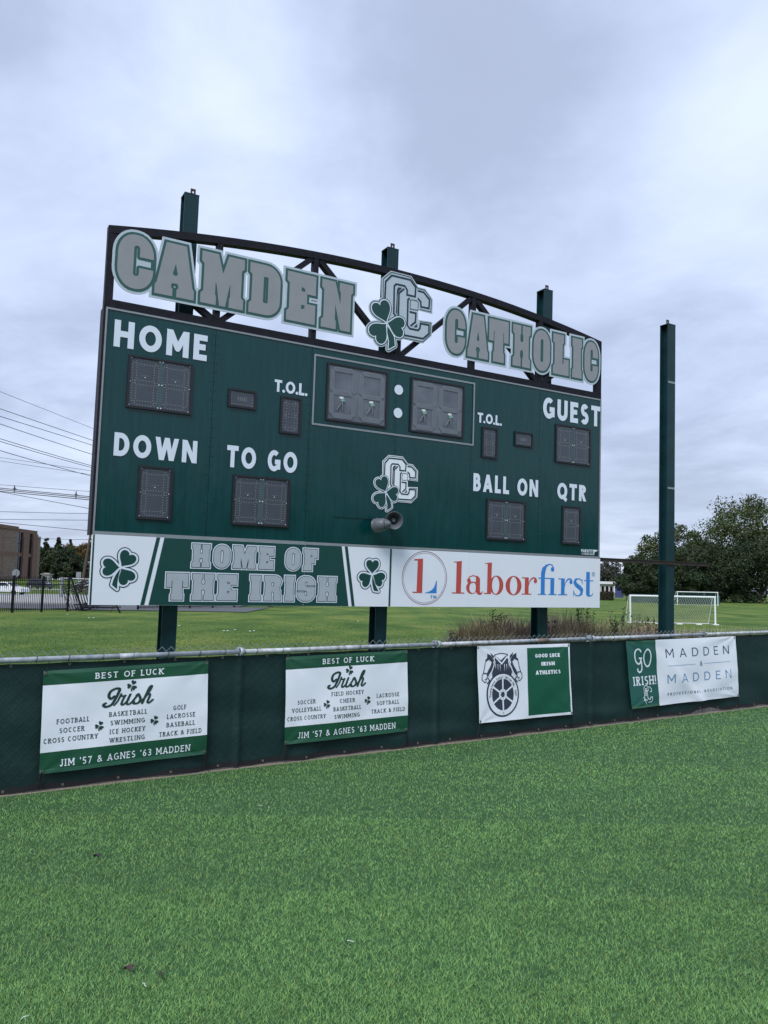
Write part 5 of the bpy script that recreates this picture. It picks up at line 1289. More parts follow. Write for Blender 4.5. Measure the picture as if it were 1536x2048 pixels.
# ================================================================== TREES
def tree(name, base, H_, Wd_, col, seed, label, trunk=.25, n_cl=70, per=150, leaf=.42, lo=.12, group='trees beyond the fields', shape='round', flat=.75):
    rs = np.random.default_rng(seed); r = root(name, T(base[0], base[1], base[2]), label, 'tree', group)
    cz = H_*(lo+(1-lo)/2); rz = H_*(1-lo)/2; rx = Wd_/2
    C_ = []
    while len(C_) < n_cl:
        p = rs.uniform(-1, 1, 3); d = np.linalg.norm(p)
        if d > 1 or d < .35 and rs.uniform() < .6: continue
        if shape == 'cone':
            p[0] *= (1-(p[2]+1)/2)*.95+.05; p[1] *= (1-(p[2]+1)/2)*.95+.05
        C_.append((p[0]*rx*.9, p[1]*rx*.8, cz+p[2]*rz*.92))
    C_ = np.array(C_); csz = rs.uniform(.10, .2, len(C_))*min(Wd_, H_)*(np.clip(1.15-C_[:, 2]/H_, .12, 1)*1.1 if shape == 'cone' else 1)
    ccol = rs.uniform(.65, 1.35, len(C_)); hue = rs.uniform(-.15, .2, len(C_))
    n_ = len(C_)*per; ci = np.repeat(np.arange(len(C_)), per)
    dirs = rs.normal(0, 1, (n_, 3)); dirs /= np.linalg.norm(dirs, axis=1)[:, None]; rad = rs.uniform(.25, 1.05, n_)**.6
    pos = C_[ci]+dirs*(rad*csz[ci])[:, None]*np.array([1, 1, flat])
    nrm = rs.normal(0, 1, (n_, 3))+dirs*.8; nrm /= np.linalg.norm(nrm, axis=1)[:, None]
    t1_ = np.cross(nrm, rs.normal(0, 1, (n_, 3))); t1_ /= np.linalg.norm(t1_, axis=1)[:, None]; t2_ = np.cross(nrm, t1_)
    s = (leaf*rs.uniform(.4, 1.0, n_))[:, None]
    V_ = np.stack([pos-t1_*s, pos-t2_*s*.55, pos+t1_*s, pos+t2_*s*.55], 1).reshape(-1, 3)
    cc = np.array(col)*(ccol[ci]*rs.uniform(.7, 1.3, n_))[:, None]; cc[:, 0] *= (1+hue[ci]*1.4)
    npmesh('crown', V_, np.arange(n_*4).reshape(-1, 4), 'leaf', np.repeat(cc, 4, 0), parent=r)
    tb = MB(); tb.tube([(0, 0, -.3), (.1*trunk, 0, H_*.25), (-.2*trunk, 0, H_*.5), (0, 0, H_*.85)], [trunk, trunk*.8, trunk*.55, trunk*.12], 8)
    for k in range(9 if shape != 'cone' else 0):
        c = C_[rs.integers(len(C_))]; z0 = H_*rs.uniform(.18, .5)
        tb.tube([(0, 0, z0), (c[0]*.45, c[1]*.45, z0+(c[2]-z0)*.6), tuple(c)], [trunk*.4, trunk*.25, trunk*.07], 5)
    tb.obj('trunk', 'bark', r)
    return r
def far(x, Y, dz=0):
    p = at_depth(x, Y) if Y < 120 else None
    d = px_dir(x, 1170); k = Y/d.y; X = d.x*k
    return (X, Y, ground_z(X, Y)+dz)
G = (.062, .090, .030); GD = (.038, .058, .026); GO = (.115, .085, .034)
R_T = [  # px, depth, height, width, colour, label
    (1270, 186, 11.0, 9, GD, 'rounded dark bushy tree at the left end of the right-hand tree row', 'broad_tree'),
    (1312, 200, 18.0, 12, G, 'loose-crowned tree rising left of the lone green post', 'broad_tree'),
    (1296, 190, 9.5, 10, GD, 'low dark tree behind the left goalpost', 'broad_tree'),
    (1372, 205, 21.0, 15, G, 'light-topped tree just right of the lone green post', 'broad_tree'),
    (1342, 190, 13, 15, GD, 'dark tree directly behind the lone green post', 'broad_tree'),
    (1405, 196, 16, 16, GD, 'dark tree behind the far goal', 'broad_tree'),
    (1430, 210, 17, 13, G, 'mid green tree between the lone post and the tallest tree', 'broad_tree'),
    (1492, 200, 27.5, 24, G, 'tallest spreading tree at the right edge with sky showing through its crown', 'broad_tree'),
    (1466, 192, 14.0, 16, GD, 'dark low tree beneath the tallest one, left side', 'broad_tree'),
    (1522, 190, 18.0, 20, GD, 'dark low tree at the right edge under the tallest crown', 'broad_tree'),
    (1600, 200, 24.0, 20, G, 'broad tree partly cut by the right edge', 'broad_tree')]
for i, (x, Y, h_, w__, col, lb, nm) in enumerate(R_T):
    big = h_ > 22
    tree(nm, far(x, Y), h_, w__, col, 200+i, lb, trunk=.6 if big else .3, n_cl=74 if big else 80, per=230 if big else 190, leaf=.40, lo=-.04 if not big else .16)
tree('broad_tree', far(1208, 330), 16, 16, (.06, .075, .06), 240, 'hazy grey-green tree far off beside the sponsor sign edge', n_cl=40, per=90, leaf=.8)
tree('broad_tree', far(1150, 330), 14, 30, (.06, .075, .06), 241, 'far grey-green tree mostly hidden by the sponsor sign', n_cl=40, per=90, leaf=.8)
L_T = [(88, 228, 13.5, 7, GD, 'dark pine standing against the corner of the brick building', 'pine_tree', 'cone'), (112, 236, 14.5, 6, GD, 'narrow pine with a pointed top in the left woods', 'pine_tree', 'cone'), (136, 240, 13.6, 6, (.06, .07, .04), 'thin bare-topped tree in the left woods', 'broad_tree', 'cone'),
       (98, 232, 11.0, 12, GD, 'dark low tree right of the brick building', 'broad_tree', 'round'), (122, 230, 10.6, 13, GD, 'dark rounded tree in the middle of the left woods', 'broad_tree', 'round'), (140, 226, 7.0, 12, (.035, .055, .028), 'lower green tree before the left woods', 'broad_tree', 'round'),
       (152, 240, 11.6, 11, GO, 'yellowing tree left of the leaning pole', 'broad_tree', 'round'), (168, 238, 12.4, 11, GO, 'brownish autumn tree behind the leaning pole', 'broad_tree', 'round'), (182, 235, 15.0, 7, GD, 'tall conifer peeking out left of the scoreboard', 'pine_tree', 'cone'),
       (205, 238, 11, 12, GD, 'dark tree hidden behind the left end of the scoreboard', 'broad_tree', 'round'), (70, 245, 9.5, 12, GD, 'dark tree behind the brick building', 'broad_tree', 'round')]
for i, (x, Y, h_, w__, col, lb, nm, shp) in enumerate(L_T):
    tree(nm, far(x, Y), h_, w__, col, 300+i, lb, n_cl=64 if shp == 'round' else 80, per=150, leaf=.46, shape=shp, lo=-.05, trunk=.2)
p = gp(541, 1214); tree('broad_tree', (p.x, p.y, 0), 6.0, 5.5, G, 350, 'small tree standing behind the slogan sign, only its foot visible', n_cl=40, per=90, leaf=.14, lo=.35, trunk=.22)
# tree belt behind the camera (what the glossy panels mirror)
bl_pts = []; rs = np.random.default_rng(77)
for k in range(43):
    a = math.radians(68+k*4.4); X, Y = 120*math.sin(a)+20, 120*math.cos(a)+10
    for q in range(9):
        bl_pts.append((X+rs.normal(0, 6), Y+rs.normal(0, 6), rs.uniform(1, 10)*(1+.3*math.sin(k*1.3)), rs.uniform(2.5, 4.5)))
pos = []; cc = []
for (x, y, z, s) in bl_pts:
    d = rs.normal(0, 1, (60, 3)); d /= np.linalg.norm(d, axis=1)[:, None]; pos.append(np.array([x, y, z])+d*s*rs.uniform(.4, 1, (60, 1))); cc.append(np.tile(np.array(GD)*rs.uniform(.6, 1.3), (60, 1)))
pos = np.concatenate(pos); cc = np.concatenate(cc); n_ = len(pos); nrm = rs.normal(0, 1, (n_, 3)); t1_ = np.cross(nrm, rs.normal(0, 1, (n_, 3))); t1_ /= np.linalg.norm(t1_, axis=1)[:, None]; t2_ = np.cross(nrm/np.linalg.norm(nrm, axis=1)[:, None], t1_)
tag(npmesh('tree_belt', np.stack([pos-t1_*1.3, pos-t2_*.9, pos+t1_*1.3, pos+t2_*.9], 1).reshape(-1, 3), np.arange(n_*4).reshape(-1, 4), 'leaf', np.repeat(cc, 4, 0)), 'dark belt of trees on the near side of the field, mirrored in the scoreboard', 'trees', kind='stuff')

# ================================================================== BRICK BUILDING (left)
bA = far(-70, 172)[:2]; bB = far(83, 206)[:2]; bd = Vector((bB[0]-bA[0], bB[1]-bA[1], 0)); BLn = bd.length; bd.normalize(); bnn = Vector((bd.y, -bd.x, 0)); BZ = 1.7
bR = root('brick_building', frame_mtx((bA[0], bA[1], BZ), bd, Vector((-bnn.x, -bnn.y, 0)), Vector((0, 0, 1))), 'brown and pale brick office block with tall dark windows at the left edge', 'building')
def bx_px(x):
    d = px_dir(x, 1100); # intersection of the view column with the facade line
    den = d.x*bd.y-d.y*bd.x; t_ = (bA[0]*bd.y-bA[1]*bd.x)/den; q = Vector((d.x*t_, d.y*t_, 0))-Vector((bA[0], bA[1], 0)); return q.dot(bd)
HT = 13.3; HM = 6.3
def wall(a, b, z0, z1, m, dep=0, nm='wall'): MB().box(a, b, dep, 14, z0, z1).obj(nm, m, bR)
X = [bx_px(v) for v in (-70, 8, 35, 47, 58, 66, 75, 83)]
wall(X[0], X[1], 0, HT-.9, 'brickdark', .3); wall(X[1], X[2], HM+.5, HT-.9, 'brick', .25, 'brick_panel'); wall(X[1], X[2], -1.5, HM-.4, 'brick', .25, 'brick_panel')
MB().box(X[0], X[2], .2, .5, HM-.4, HM+.5).obj('band', 'brown', bR); MB().box(X[0], X[2], .0, 13.9, HT-.9, HT).obj('parapet', 'brown', bR)
for a, b in ((X[2], X[3]), (X[4], X[5])):
    for z0, z1 in ((-1, HM-.4), (HM+.5, HT-1.3)):
        MB().box(a, b, .50, .55, z0, z1).obj('window', 'glassdark', bR)
        w_o = MB().box((a+b)/2-.05, (a+b)/2+.05, .44, .5, z0, z1); w_o.obj('mullion', 'iron', bR)
        MB().box(a, b, .44, .5, z0+(z1-z0)*.45, z0+(z1-z0)*.45+.12).obj('transom', 'iron', bR)
    MB().box(a, b, .35, 14, HM-.4, HM+.5).obj('band', 'brown', bR)
MB().box(X[2], X[6], .3, 14, HT-1.3, HT-.4).obj('parapet', 'brown', bR)
for a, b in ((X[3], X[4]), (X[5], X[6])): MB().box(a, b, .0, 14, -1.5, HT-1.3).obj('pier', 'brown', bR)
MB().box(X[2], X[6], .56, 14, -1.5, HT-1.3).obj('wall', 'brickdark', bR)
MB().box(X[6], X[7], .35, 14, -1.5, HT-2.0).obj('wall', 'brick', bR); MB().box(X[6], X[7], .3, 14, HT-2.0, HT-1.7).obj('parapet', 'siding', bR)
# kiosk, house roof, signs
kx = far(93, 178); kr = root('guard_booth', T(kx[0], kx[1], 1.6), 'small pale booth right of the brick building', 'booth')
MB().box(-.85, .85, -.8, .8, -1.6, 1.45).obj('wall', 'boothgrey', kr); MB().box(-1.1, 1.1, -1.05, 1.05, 1.45, 1.65).obj('roof', 'boothgrey', kr); MB().box(-.4, .35, -.86, -.8, -.2, 1.0).obj('window', 'glassdark', kr); MB().box(-.6, .6, -.5, .5, 1.65, 1.85).obj('vent_hood', 'boothgrey', kr)
hx = far(166, 232); hr = root('house', T(hx[0], hx[1], 1.8, .3), 'small house with a pale gabled roof among the left trees', 'house')
MB().box(-4, 4, -3, 3, 0, 3.6).obj('wall', 'brickdark', hr)
MB().add([(-4.6, -3.5, 3.5), (4.6, -3.5, 3.5), (4.6, 3.5, 3.5), (-4.6, 3.5, 3.5), (-3, 0, 5.9), (3.4, 0, 5.9)], [(0, 1, 5, 4), (2, 3, 4, 5), (1, 2, 5), (3, 0, 4), (3, 2, 1, 0)]).obj('roof', 'roofgrey', hr)
MB().box(-1.5, -.5, -3.06, -3.0, 1.2, 2.6).obj('window', 'glassdark', hr)
def octa(r): return [(r*math.cos(PI/8+PI/4*i), 0, r*math.sin(PI/8+PI/4*i)) for i in range(8)]
def pxsize(px, Y): return px*Y/1538
sx = far(30, 62); zc = CAMH+(1161-1148)*62/1538; sr = root('stop_sign', T(sx[0], sx[1], 0), 'back of a grey octagonal road sign in front of the brick building', 'road sign')
r_ = pxsize(8.0, 62); V = [(a, 0, c+zc) for a, b, c in octa(r_)]+[(a, .01, c+zc) for a, b, c in octa(r_)]
mesh('sign_plate', V, [tuple(range(8)), tuple(reversed(range(8, 16)))]+[(i, i+8, (i+1) % 8+8, (i+1) % 8) for i in range(8)], 'signback', sr); MB().box(-.03, .03, -.06, -.005, 0, zc+.2).obj('sign_post', 'trim', sr)
sx = far(156, 95); zc = CAMH+(1162-1150)*95/1538; sr = root('road_sign', T(sx[0], sx[1], 0), 'small pale rectangular road sign beside the leaning utility pole', 'road sign')
MB().box(-.3, .3, -.01, .01, zc-.35, zc+.35).obj('sign_plate', 'signback', sr); MB().box(-.035, .035, -.06, -.012, 0, zc).obj('sign_post', 'trim', sr)
ga = at_depth(122, 80); gb = at_depth(176, 84); gr = root('gate_arm', T(ga.x, ga.y, 0), 'long white horizontal barrier arm above the broken fence section', 'barrier')
MB().tube([(0, 0, CAMH+(1162-1157)*80/1538), (gb.x-ga.x, gb.y-ga.y, CAMH+(1164-1160)*84/1538)], .05, 6).obj('arm', 'goal', gr); MB().box(-.12, .12, -.12, .12, 0, 2.1).obj('arm_post', 'trim', gr)
MB().tube([(gb.x-ga.x, gb.y-ga.y, 0), (gb.x-ga.x, gb.y-ga.y, 1.95)], .05, 6).obj('arm_rest', 'trim', gr)

# ================================================================== CARS
def car(name, label, pos, rz, L, W__, H_, body, suv):
    r = root(name, T(pos[0], pos[1], pos[2], rz), label, 'car')
    if suv: prof = [(-.5, .22), (-.5, .50), (-.49, .60), (-.47, .62), (-.44, .95), (-.38, 1.0), (.02, 1.0), (.14, .66), (.20, .62), (.44, .56), (.49, .48), (.5, .22)]; win = [(-.455, .64), (-.43, .93), (.015, .93), (.115, .66)]
    else: prof = [(-.5, .22), (-.5, .55), (-.48, .66), (-.36, .68), (-.22, .97), (-.16, 1.0), (.06, 1.0), (.10, .98), (.24, .66), (.45, .56), (.49, .48), (.5, .22)]; win = [(-.33, .69), (-.205, .93), (.07, .94), (.20, .67)]
    def hw(z): return .5 if z < .62 else .5-.16*(z-.62)/.38
    V = []
    for sd in (-1, 1):
        for a, z in prof: V.append((a*L, sd*hw(z)*W__, z*H_))
    n_ = len(prof); Fc = [tuple(reversed(range(n_))), tuple(range(n_, 2*n_))]+[(i, (i+1) % n_, (i+1) % n_+n_, i+n_) for i in range(n_)]
    mesh('body', V, Fc, body, r)
    for sd in (-1, 1):
        q = [(a*L, sd*(hw(z)*W__+.012), z*H_) for a, z in win]; q2 = [(a, y-sd*.03, z) for a, y, z in q]
        mesh('side_window', q+q2, [(0, 1, 2, 3) if sd < 0 else (3, 2, 1, 0), (0, 3, 7, 4), (1, 0, 4, 5), (2, 1, 5, 6), (3, 2, 6, 7)], 'glassdark', r)
        MB().box(-.12*L, -.105*L, sd*W__*.5-.02 if sd > 0 else -W__*.5, W__*.5 if sd > 0 else -W__*.5+.02, .62*H_, .93*H_).obj('pillar', body, r)
        MB().box(.10*L, .135*L, sd*W__*.5-(0 if sd > 0 else .14), sd*W__*.5+(.14 if sd > 0 else 0), .62*H_, .70*H_).obj('mirror', body, r)
    (a0_, z0_), (a1_, z1_) = (prof[-5] if not suv else prof[-5]), (prof[6] if suv else prof[7])
    def glass(pa, pb):
        (a, z), (b, y) = pa, pb; nx_, nz_ = (y-z)*H_, -(b-a)*L; ln = math.hypot(nx_, nz_); s_ = -1 if (a+b) < 0 else 1; nx_, nz_ = abs(nx_)/ln*.012*s_, abs(nz_)/ln*.012
        V = [(a*L+nx_, -hw(z)*W__*.92, z*H_+nz_), (a*L+nx_, hw(z)*W__*.92, z*H_+nz_), (b*L+nx_, hw(y)*W__*.92, y*H_+nz_), (b*L+nx_, -hw(y)*W__*.92, y*H_+nz_)]
        mesh('windscreen_glass', V, [(0, 1, 2, 3)], 'glassdark', r)
    if suv: glass((.135, .68), (.025, .98)); glass((-.468, .64), (-.443, .93))
    else: glass((.232, .68), (.105, .965)); glass((-.35, .70), (-.225, .955))
    for a in (-.31, .31):
        for sd in (-1, 1):
            m_ = Matrix.Translation((a*L, sd*(W__/2-.09), .2*H_)) @ Matrix.Rotation(PI/2, 4, 'X'); R__ = .2*H_+.01
            wh = MB().lathe([(R__*.6, -.11), (R__*.97, -.11), (R__, -.08), (R__, .08), (R__*.97, .11), (R__*.6, .11)], 18, m_).obj('wheel', 'tyre', r)
            MB().lathe([(.001, -.112), (R__*.58, -.105), (R__*.6, .105), (.001, .112)], 12, m_).obj('rim', 'rim', wh)
    for sd in (-1, 1): MB().box(.475*L, .503*L, sd*W__*.36-.15, sd*W__*.36+.15, .47*H_, .53*H_).obj('headlight', 'goal', r); MB().box(-.503*L, -.49*L, sd*W__*.38-.12, sd*W__*.38+.12, .5*H_, .58*H_).obj('tail_light', 'red', r)
    return r
cxy = far(81, 149); car('parked_suv', 'dark navy sport utility vehicle on the drive before the brick building', (cxy[0], cxy[1], .05), -.35, 5.0, 1.95, 1.95, 'carblack', True)
cxy = far(12, 89); car('parked_sedan', 'white sedan at the left edge beyond the iron fence', (cxy[0], cxy[1], .05), -.12, 4.9, 1.8, 1.42, 'carwhite', False)
cxy = far(168, 172); car('parked_sedan', 'small white car far off behind the leaning pole', (cxy[0], cxy[1], .3), .5, 4.4, 1.75, 1.5, 'carwhite', False)

# ================================================================== IRON FENCE
I0 = Vector((-21.8, 36.9, 0)); I1 = Vector((-9.0, 62.0, 0)); idv = (I1-I0).normalized()
def iso(x):
    d = px_dir(x, 1200); den = d.x*idv.y-d.y*idv.x; t_ = (I0.x*idv.y-I0.y*idv.x)/den; q = Vector((d.x*t_, d.y*t_, 0)); return (q-I0).dot(idv)
def iron(s0, s1, label, posts):
    o = I0+idv*s0; r = root('iron_fence', frame_mtx(o, idv, Vector((-idv.y, idv.x, 0)), Vector((0, 0, 1))), label, 'fence', 'black iron fence sections along the lawn edge'); Ls = s1-s0
    pk = None; n_ = int(Ls/.118)
    for k in range(n_+1):
        if pk is None: pk = MB().box(-.011, .011, -.011, .011, .05, 1.90).add([(-.011, -.011, 1.90), (.011, -.011, 1.90), (.011, .011, 1.90), (-.011, .011, 1.90), (0, 0, 1.95)], [(0, 1, 4), (1, 2, 4), (2, 3, 4), (3, 0, 4)]).obj('picket', 'iron', r); o_ = pk
        else: o_ = pk.copy(); COL.objects.link(o_); o_.parent = r
        o_.location = (k*.118, 0, 0)
    for z in (.16, 1.52, 1.72): MB().box(0, Ls, -.02, .02, z-.022, z+.022).obj('rail', 'iron', r)
    for s_ in posts: MB().box(s_-s0-.045, s_-s0+.045, -.045, .045, 0, 1.98).obj('fence_post', 'iron', r)
    return r
s84, s24, s137 = iso(84), iso(26), iso(136)
iron(iso(-60), s137, 'standing black iron picket fence at the left edge of the lawn', [s24-2.45, s24, s84, s137])
iron(iso(276), iso(560), 'black iron picket fence showing below the slogan sign', [iso(276)+.02+2.44*k for k in range(5)])
# collapsed fence panels
def panel(px, Y, w__, ln, rx, rz, label, n_=12, lift=.0, roll=0):
    p = at_depth(px, Y); m = T(p.x, p.y, lift) @ Matrix.Rotation(rz, 4, 'Z') @ Matrix.Rotation(roll, 4, 'Y') @ Matrix.Rotation(rx, 4, 'X')
    r = root('fallen_fence_panel', m, label, 'fence panel', 'collapsed iron fence panels in a heap'); pk = None
    for k in range(n_):
        if pk is None: pk = MB().box(-.013, .013, -.013, .013, 0, ln).obj('picket', 'iron', r); o_ = pk
        else: o_ = pk.copy(); COL.objects.link(o_); o_.parent = r
        o_.location = (-w__/2+w__*k/(n_-1), 0, 0)
    for z in (.15, ln*.8, ln*.9): MB().box(-w__/2-.03, w__/2+.03, -.02, .02, z-.02, z+.02).obj('rail', 'iron', r)
panel(160, 46, 1.3, 1.85, -.25, .25, 'collapsed iron panel leaning at the front of the heap', 10, .02, -.30)
panel(170, 47, 1.5, 1.85, -.30, .35, 'collapsed iron panel leaning behind the front one in the heap', 12, .02, -.42)
panel(178, 46.5, 1.5, 1.8, -.2, .2, 'collapsed iron panel in the middle of the heap', 11, .05, -.24)
panel(188, 46.6, 1.6, 1.7, -.3, .3, 'collapsed iron panel half hidden by the slogan sign', 11, .03, -.36)
panel(192, 45.5, 2.2, 1.4, -1.42, .45, 'collapsed iron panel lying flat under the slogan sign corner', 16, .16)
panel(205, 45.8, 2.0, 1.2, -1.36, .4, 'collapsed iron panel lying flat farthest right in the heap', 15, .20)
r = root('fence_post_leaning', T(*at_depth(150, 46)[:2], 0), 'single black iron post leaning at the left side of the heap', 'post'); MB().bar((.45, 0, 0), (-.35, 0, 1.95), .09, .09, (0, 1, 0)).obj('shaft', 'iron', r); MB().box(.36, .54, -.09, .09, 0, .03).obj('foot_plate', 'iron', r)
r = root('fence_post_leaning', T(*at_depth(235, 44)[:2], 0), 'black iron post leaning below the slogan sign shamrock', 'post'); MB().bar((.15, 0, 0), (-.55, 0, 1.25), .09, .09, (0, 1, 0)).obj('shaft', 'iron', r); MB().bar((-.40, 0, 0), (-.15, 0, .6), .03, .03, (0, 1, 0)).obj('prop', 'rust', r)

# ================================================================== GOALS, HEDGE, FAR BUILDINGS (right)
def goal(pA, pB, hgt, depth, label, r__=.06, net='net', step=.16):
    a, b = Vector(pA), Vector(pB); d = (b-a); L = d.length; d.normalize(); nrm = Vector((-d.y, d.x, 0))
    r = root('soccer_goal', frame_mtx(a, d, nrm, Vector((0, 0, 1))), label, 'goal', 'white soccer goals on the field')
    MB().tube([(0, 0, 0), (0, 0, hgt)], r__, 8).obj('goalpost', 'goal', r); MB().tube([(L, 0, 0), (L, 0, hgt)], r__, 8).obj('goalpost', 'goal', r); MB().tube([(-r__, 0, hgt), (L+r__, 0, hgt)], r__, 8).obj('crossbar', 'goal', r)
    for x in (0, L): MB().tube([(x, 0, hgt), (x, depth*.35, hgt-.05), (x, depth, .04), (x, 0, .04)], r__*.5, 6).obj('side_frame', 'goal', r)
    MB().tube([(0, depth, .04), (L, depth, .04)], r__*.5, 6).obj('ground_bar', 'goal', r)
    nb = MB(); tt = .010 if net == 'net' else .03
    def bp_(u, f):      # back sheet of the net
        return (u, depth*.35+(depth*.65)*f, (hgt-.05)*(1-f)+.04*f-.10*math.sin(PI*f)*math.sin(PI*u/L))
    ns_ = int(L/step)
    for k in range(-ns_//2, ns_+1):
        for sg_ in (1, -1):
            pts = []
            for q in range(9):
                u = (k*step+sg_*q/8*hgt*.55)+(0 if sg_ > 0 else hgt*.55)
                if 0 <= u <= L: pts.append(bp_(u, q/8))
            if len(pts) > 1: nb.tube(pts, tt, 3, cap=False)
    for k in range(ns_): nb.tube([(k*step, 0, hgt), bp_(k*step, 0)], tt*.8, 3, cap=False)
    for x in (0, L):
        for q in range(8):
            f = q/8; nb.tube([(x, 0, hgt*(1-f)), bp_(min(max(x, .001), L-.001), f)], tt*.8, 3, cap=False)
    tag(nb.obj('net', net, r), kind='stuff')
    return r
g1 = at_depth(1261, 53.5); g2 = at_depth(1431, 53.2)
gg = goal((g1.x, g1.y, g1.z), (g2.x, g2.y, g2.z), 1.90, 1.3, 'near white soccer goal with pale net behind the lone green post')
for f in (.28, .52, .74, .93):
    MB().box(f*6-.0, f*6+.35, -.15, .05, .0, .07).obj('anchor_weight', 'goal', gg)
g1 = at_depth(1355, 138); g2 = at_depth(1436, 138)
goal((g1.x, g1.y, g1.z), (g2.x, g2.y, g2.z), 2.35, 2.0, 'far white soccer goal beside the dark tree line', .075, 'net2', .30)
# dark windscreen fence behind the far goal
f1 = at_depth(1262, 160); f2 = at_depth(1440, 160); r = root('field_screen', T(f1.x, f1.y, f1.z), 'dark teal windscreen fence behind the goals at the foot of the trees', 'fence')
MB().box(0, f2.x-f1.x, -.05, .05, 0, 1.75).obj('screen_cloth', 'screen', r)
for k in range(7): MB().tube([((f2.x-f1.x)*k/6, .1, 0), ((f2.x-f1.x)*k/6, .1, 1.9)], .06, 6).obj('fence_post', 'iron', r)
# hedge and white shed
hx = far(1216, 190); r = root('hedge', T(hx[0]-3, hx[1], -.4), 'low dark clipped hedge right of the sponsor sign', 'hedge')
rs = np.random.default_rng(5); n_ = 2600; pos = np.stack([rs.uniform(-6, 4.2, n_), rs.uniform(-1, 1, n_), rs.uniform(0, 2.1, n_)], 1); nrm = rs.normal(0, 1, (n_, 3)); t1_ = np.cross(nrm, rs.normal(0, 1, (n_, 3))); t1_ /= np.linalg.norm(t1_, axis=1)[:, None]; t2_ = np.cross(nrm/np.linalg.norm(nrm, axis=1)[:, None], t1_)
npmesh('foliage', np.stack([pos-t1_*.22, pos-t2_*.15, pos+t1_*.22, pos+t2_*.15], 1).reshape(-1, 3), np.arange(n_*4).reshape(-1, 4), 'leaf', np.repeat(np.array([[.05, .045, .028]])*rs.uniform(.6, 1.3, (n_, 1)), 4, 0), parent=r)
MB().box(-6, 4.2, -.6, .6, 0, 1.5).obj('hedge_core', 'hedge', r)
sx_ = far(1205, 215); r = root('white_shed', T(sx_[0], sx_[1], -.4), 'low white building beyond the hedge right of the sponsor sign', 'building')
MB().box(-9, 3.2, 0, 6, 0, 4.2).obj('wall', 'siding', r); MB().box(-9.3, 3.6, -.6, 6.3, 4.2, 4.9).obj('roof', 'goal', r)
for k in range(4): MB().box(-1.5+k*1.2, -.8+k*1.2, -.06, 0, 1.0, 3.6).obj('window', 'glassdark', r)
MB().box(3.4, 5.6, -.4, -.2, .5, 4.8).obj('blue_panel', 'bluebanner', r)
# utility poles
def upole(x, Y, ytop, label, lean=0, r0=.16, arms=1, nm='utility_pole', base=None):
    p = base or far(x, Y); ztop = CAMH+((1174+.02*(x-768))-ytop)*Y/1538
    r = root(nm, T(p[0], p[1], p[2]-.1), label, 'utility pole', 'wooden utility poles'); hh = ztop-p[2]
    MB().tube([(0, 0, 0), (lean*.5, 0, hh*.5), (lean, 0, hh)], [r0, r0*.85, r0*.65], 8).obj('shaft', 'woodpole', r)
    for k in range(arms): MB().box(lean-1.3+.2*k, lean+1.3-.2*k, -.18, -.04, hh-.7-1.3*k, hh-.5-1.3*k).obj('crossarm', 'woodpole', r)
    return p, ztop
upole(162, 118, 1060, 'leaning brown utility pole just left of the scoreboard', 14*118/1538, .26, 0)
upole(1241, 300, 1128, 'dark utility pole with crossarm behind the rounded bushy tree', 0, .35, 1)
upole(1215.5, 380, 1140, 'farther utility pole between sponsor sign and bushy tree', 0, .32, 2)
pb, pbz = upole(520, 130, 985, 'tall utility pole hidden behind the scoreboard where the wires meet', 0, .3, 3)
# overhead lines
def wpt(x, y, Y):
    d = px_dir(x, y); k = Y/d.y; return Vector((d.x*k, Y, CAMH+d.z*k))
def wire(a, b, sag, r_, label=None, grp='overhead power lines at the left', nm='power_line'):
    pts = []
    for i in range(25):
        t_ = i/24; p = a.lerp(b, t_); p.z -= sag*4*t_*(1-t_); pts.append(p)
    o = MB().tube([q-a for q in pts], r_, 4, cap=False).obj(nm, 'line', mtx=Matrix.Translation(a)); return tag(o, label, 'power line', grp)
WL = [(783, 845, 'topmost thin power line left of the scoreboard', .018), (818, 882, 'power line just below the thin topmost one', .026), (830, 892, 'third power line from the top at the left', .026), (847, 906, 'fourth power line from the top at the left', .026), (876, 930, 'fifth power line from the top, upper of a close pair', .026), (883, 936, 'sixth power line from the top, lower of a close pair', .026), (901, 954, 'seventh power line from the top at the left', .026)]
ends = wpt(520, 1000, 130)
for i, (y0, y1, lb, r_) in enumerate(WL):
    A_ = wpt(-260, y0-(y1-y0)/190*260*1.12, 46); Bq = wpt(185, y1, 82)
    # second point beyond, running on behind the board to the hidden pole
    B_ = ends+Vector((-.9+.3*i, 0, 1.2-.35*i))
    # fit the sag so that the wire passes the two measured heights
    best = None
    for sg_ in [x*.1 for x in range(0, 60)]:
        for dz in [x*.25 for x in range(-24, 25)]:
            err = 0
            for (xx, yy) in ((2, y0), (185, y1)):
                bt = None
                for t_ in [k/60 for k in range(61)]:
                    p = A_.lerp(B_, t_); p.z += dz*(1-t_)-sg_*4*t_*(1-t_); v = p-Vector((0, 0, CAMH)); dpt = v.dot(Fd); px_ = 768+1538*v.dot(Rt)/dpt
                    if bt is None or abs(px_-xx) < bt[0]: bt = (abs(px_-xx), 1024-1538*v.dot(Up)/dpt)
                err += abs(bt[1]-yy)
            if best is None or err < best[0]: best = (err, sg_, dz)
    wire(A_+Vector((0, 0, best[2])), B_, best[1], r_, lb)
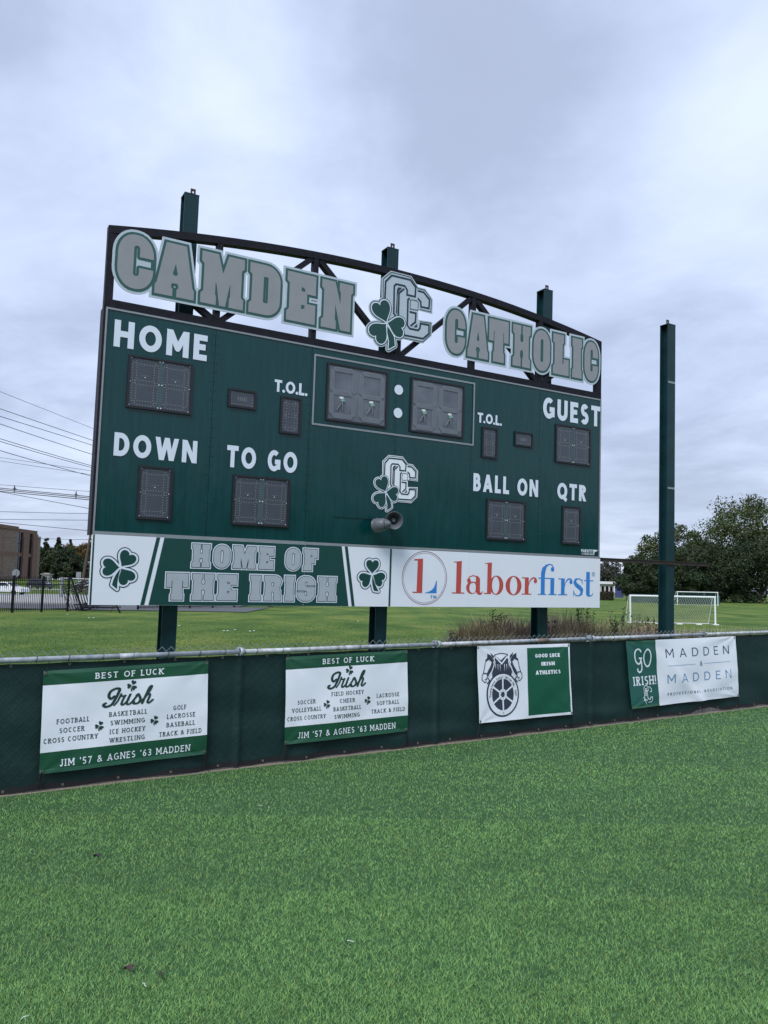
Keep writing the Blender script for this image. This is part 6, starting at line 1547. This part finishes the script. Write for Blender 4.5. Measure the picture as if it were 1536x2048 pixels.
for (ya, yb, lb, r_) in [(920, 951, 'faint far power line above the spacer cable', .03), (927, 959, 'faint far power line, second above the spacer cable', .03), (969, 985, 'thin wire just above the spacer cable', .03), (990, 1030, 'steeper wire crossing below the spacer cable', .04), (1021, 1026, 'nearly level wire above the brick building', .035), (1036, 1038, 'level wire just above the brick building roof', .035), (1048, 1068, 'wire sloping down to the leaning utility pole', .04), (1073, 1078, 'lowest level wire right of the brick building', .03)]:
    sl = (yb-ya)/190; wire(wpt(-300, ya-sl*300, 120), wpt(470, yb+sl*200, 120), .0 if sl > .1 else .25, r_, lb)
# spacer cable with two spacers
y_ = lambda x: 977+(x-28)*.098
ca = wpt(-300, 948, 100); cb = wpt(420, 1010, 100)
for k, dy in enumerate((0, 3.0, 6.5)): wire(wpt(-300, y_(-300)+dy+2, 100), wpt(420, y_(420)+dy, 100), .05, .05, ['upper', 'middle', 'lower'][k]+' strand of the thick cable bundle held by spacers', 'strands of the spacer cable', 'spacer_cable')
for x in (29, 152):
    c = wpt(x, y_(x)+1, 99.8); r = root('cable_spacer', T(c.x, c.y, c.z), ('left' if x < 100 else 'right')+' diamond-shaped spacer clipped on the overhead cable bundle', 'cable spacer', 'spacers on the overhead cable')
    MB().bar((0, 0, .48), (0, 0, -.40), .10, .10, (0, 1, 0)).obj('hanger', 'line', r); MB().bar((-.28, 0, -.02), (.28, 0, -.02), .12, .10).obj('cross_bar', 'line', r)
    MB().bar((-.22, 0, -.04), (0, 0, .25), .06, .06, (0, 1, 0)).obj('brace', 'line', r); MB().bar((.22, 0, -.04), (0, 0, .25), .06, .06, (0, 1, 0)).obj('brace', 'line', r)
# wires between the far poles on the right
for k, (x0, y0, x1, y1) in enumerate([(1195, 1118, 1241, 1131), (1195, 1126, 1241, 1132), (1241, 1131, 1300, 1140)]):
    wire(wpt(x0-30, y0-8, 340), wpt(x1, y1, 300), .5, .05, ['upper', 'middle', 'rightmost'][k]+' wire strung to the far pole beside the sponsor sign', 'far wires beside the sponsor sign')
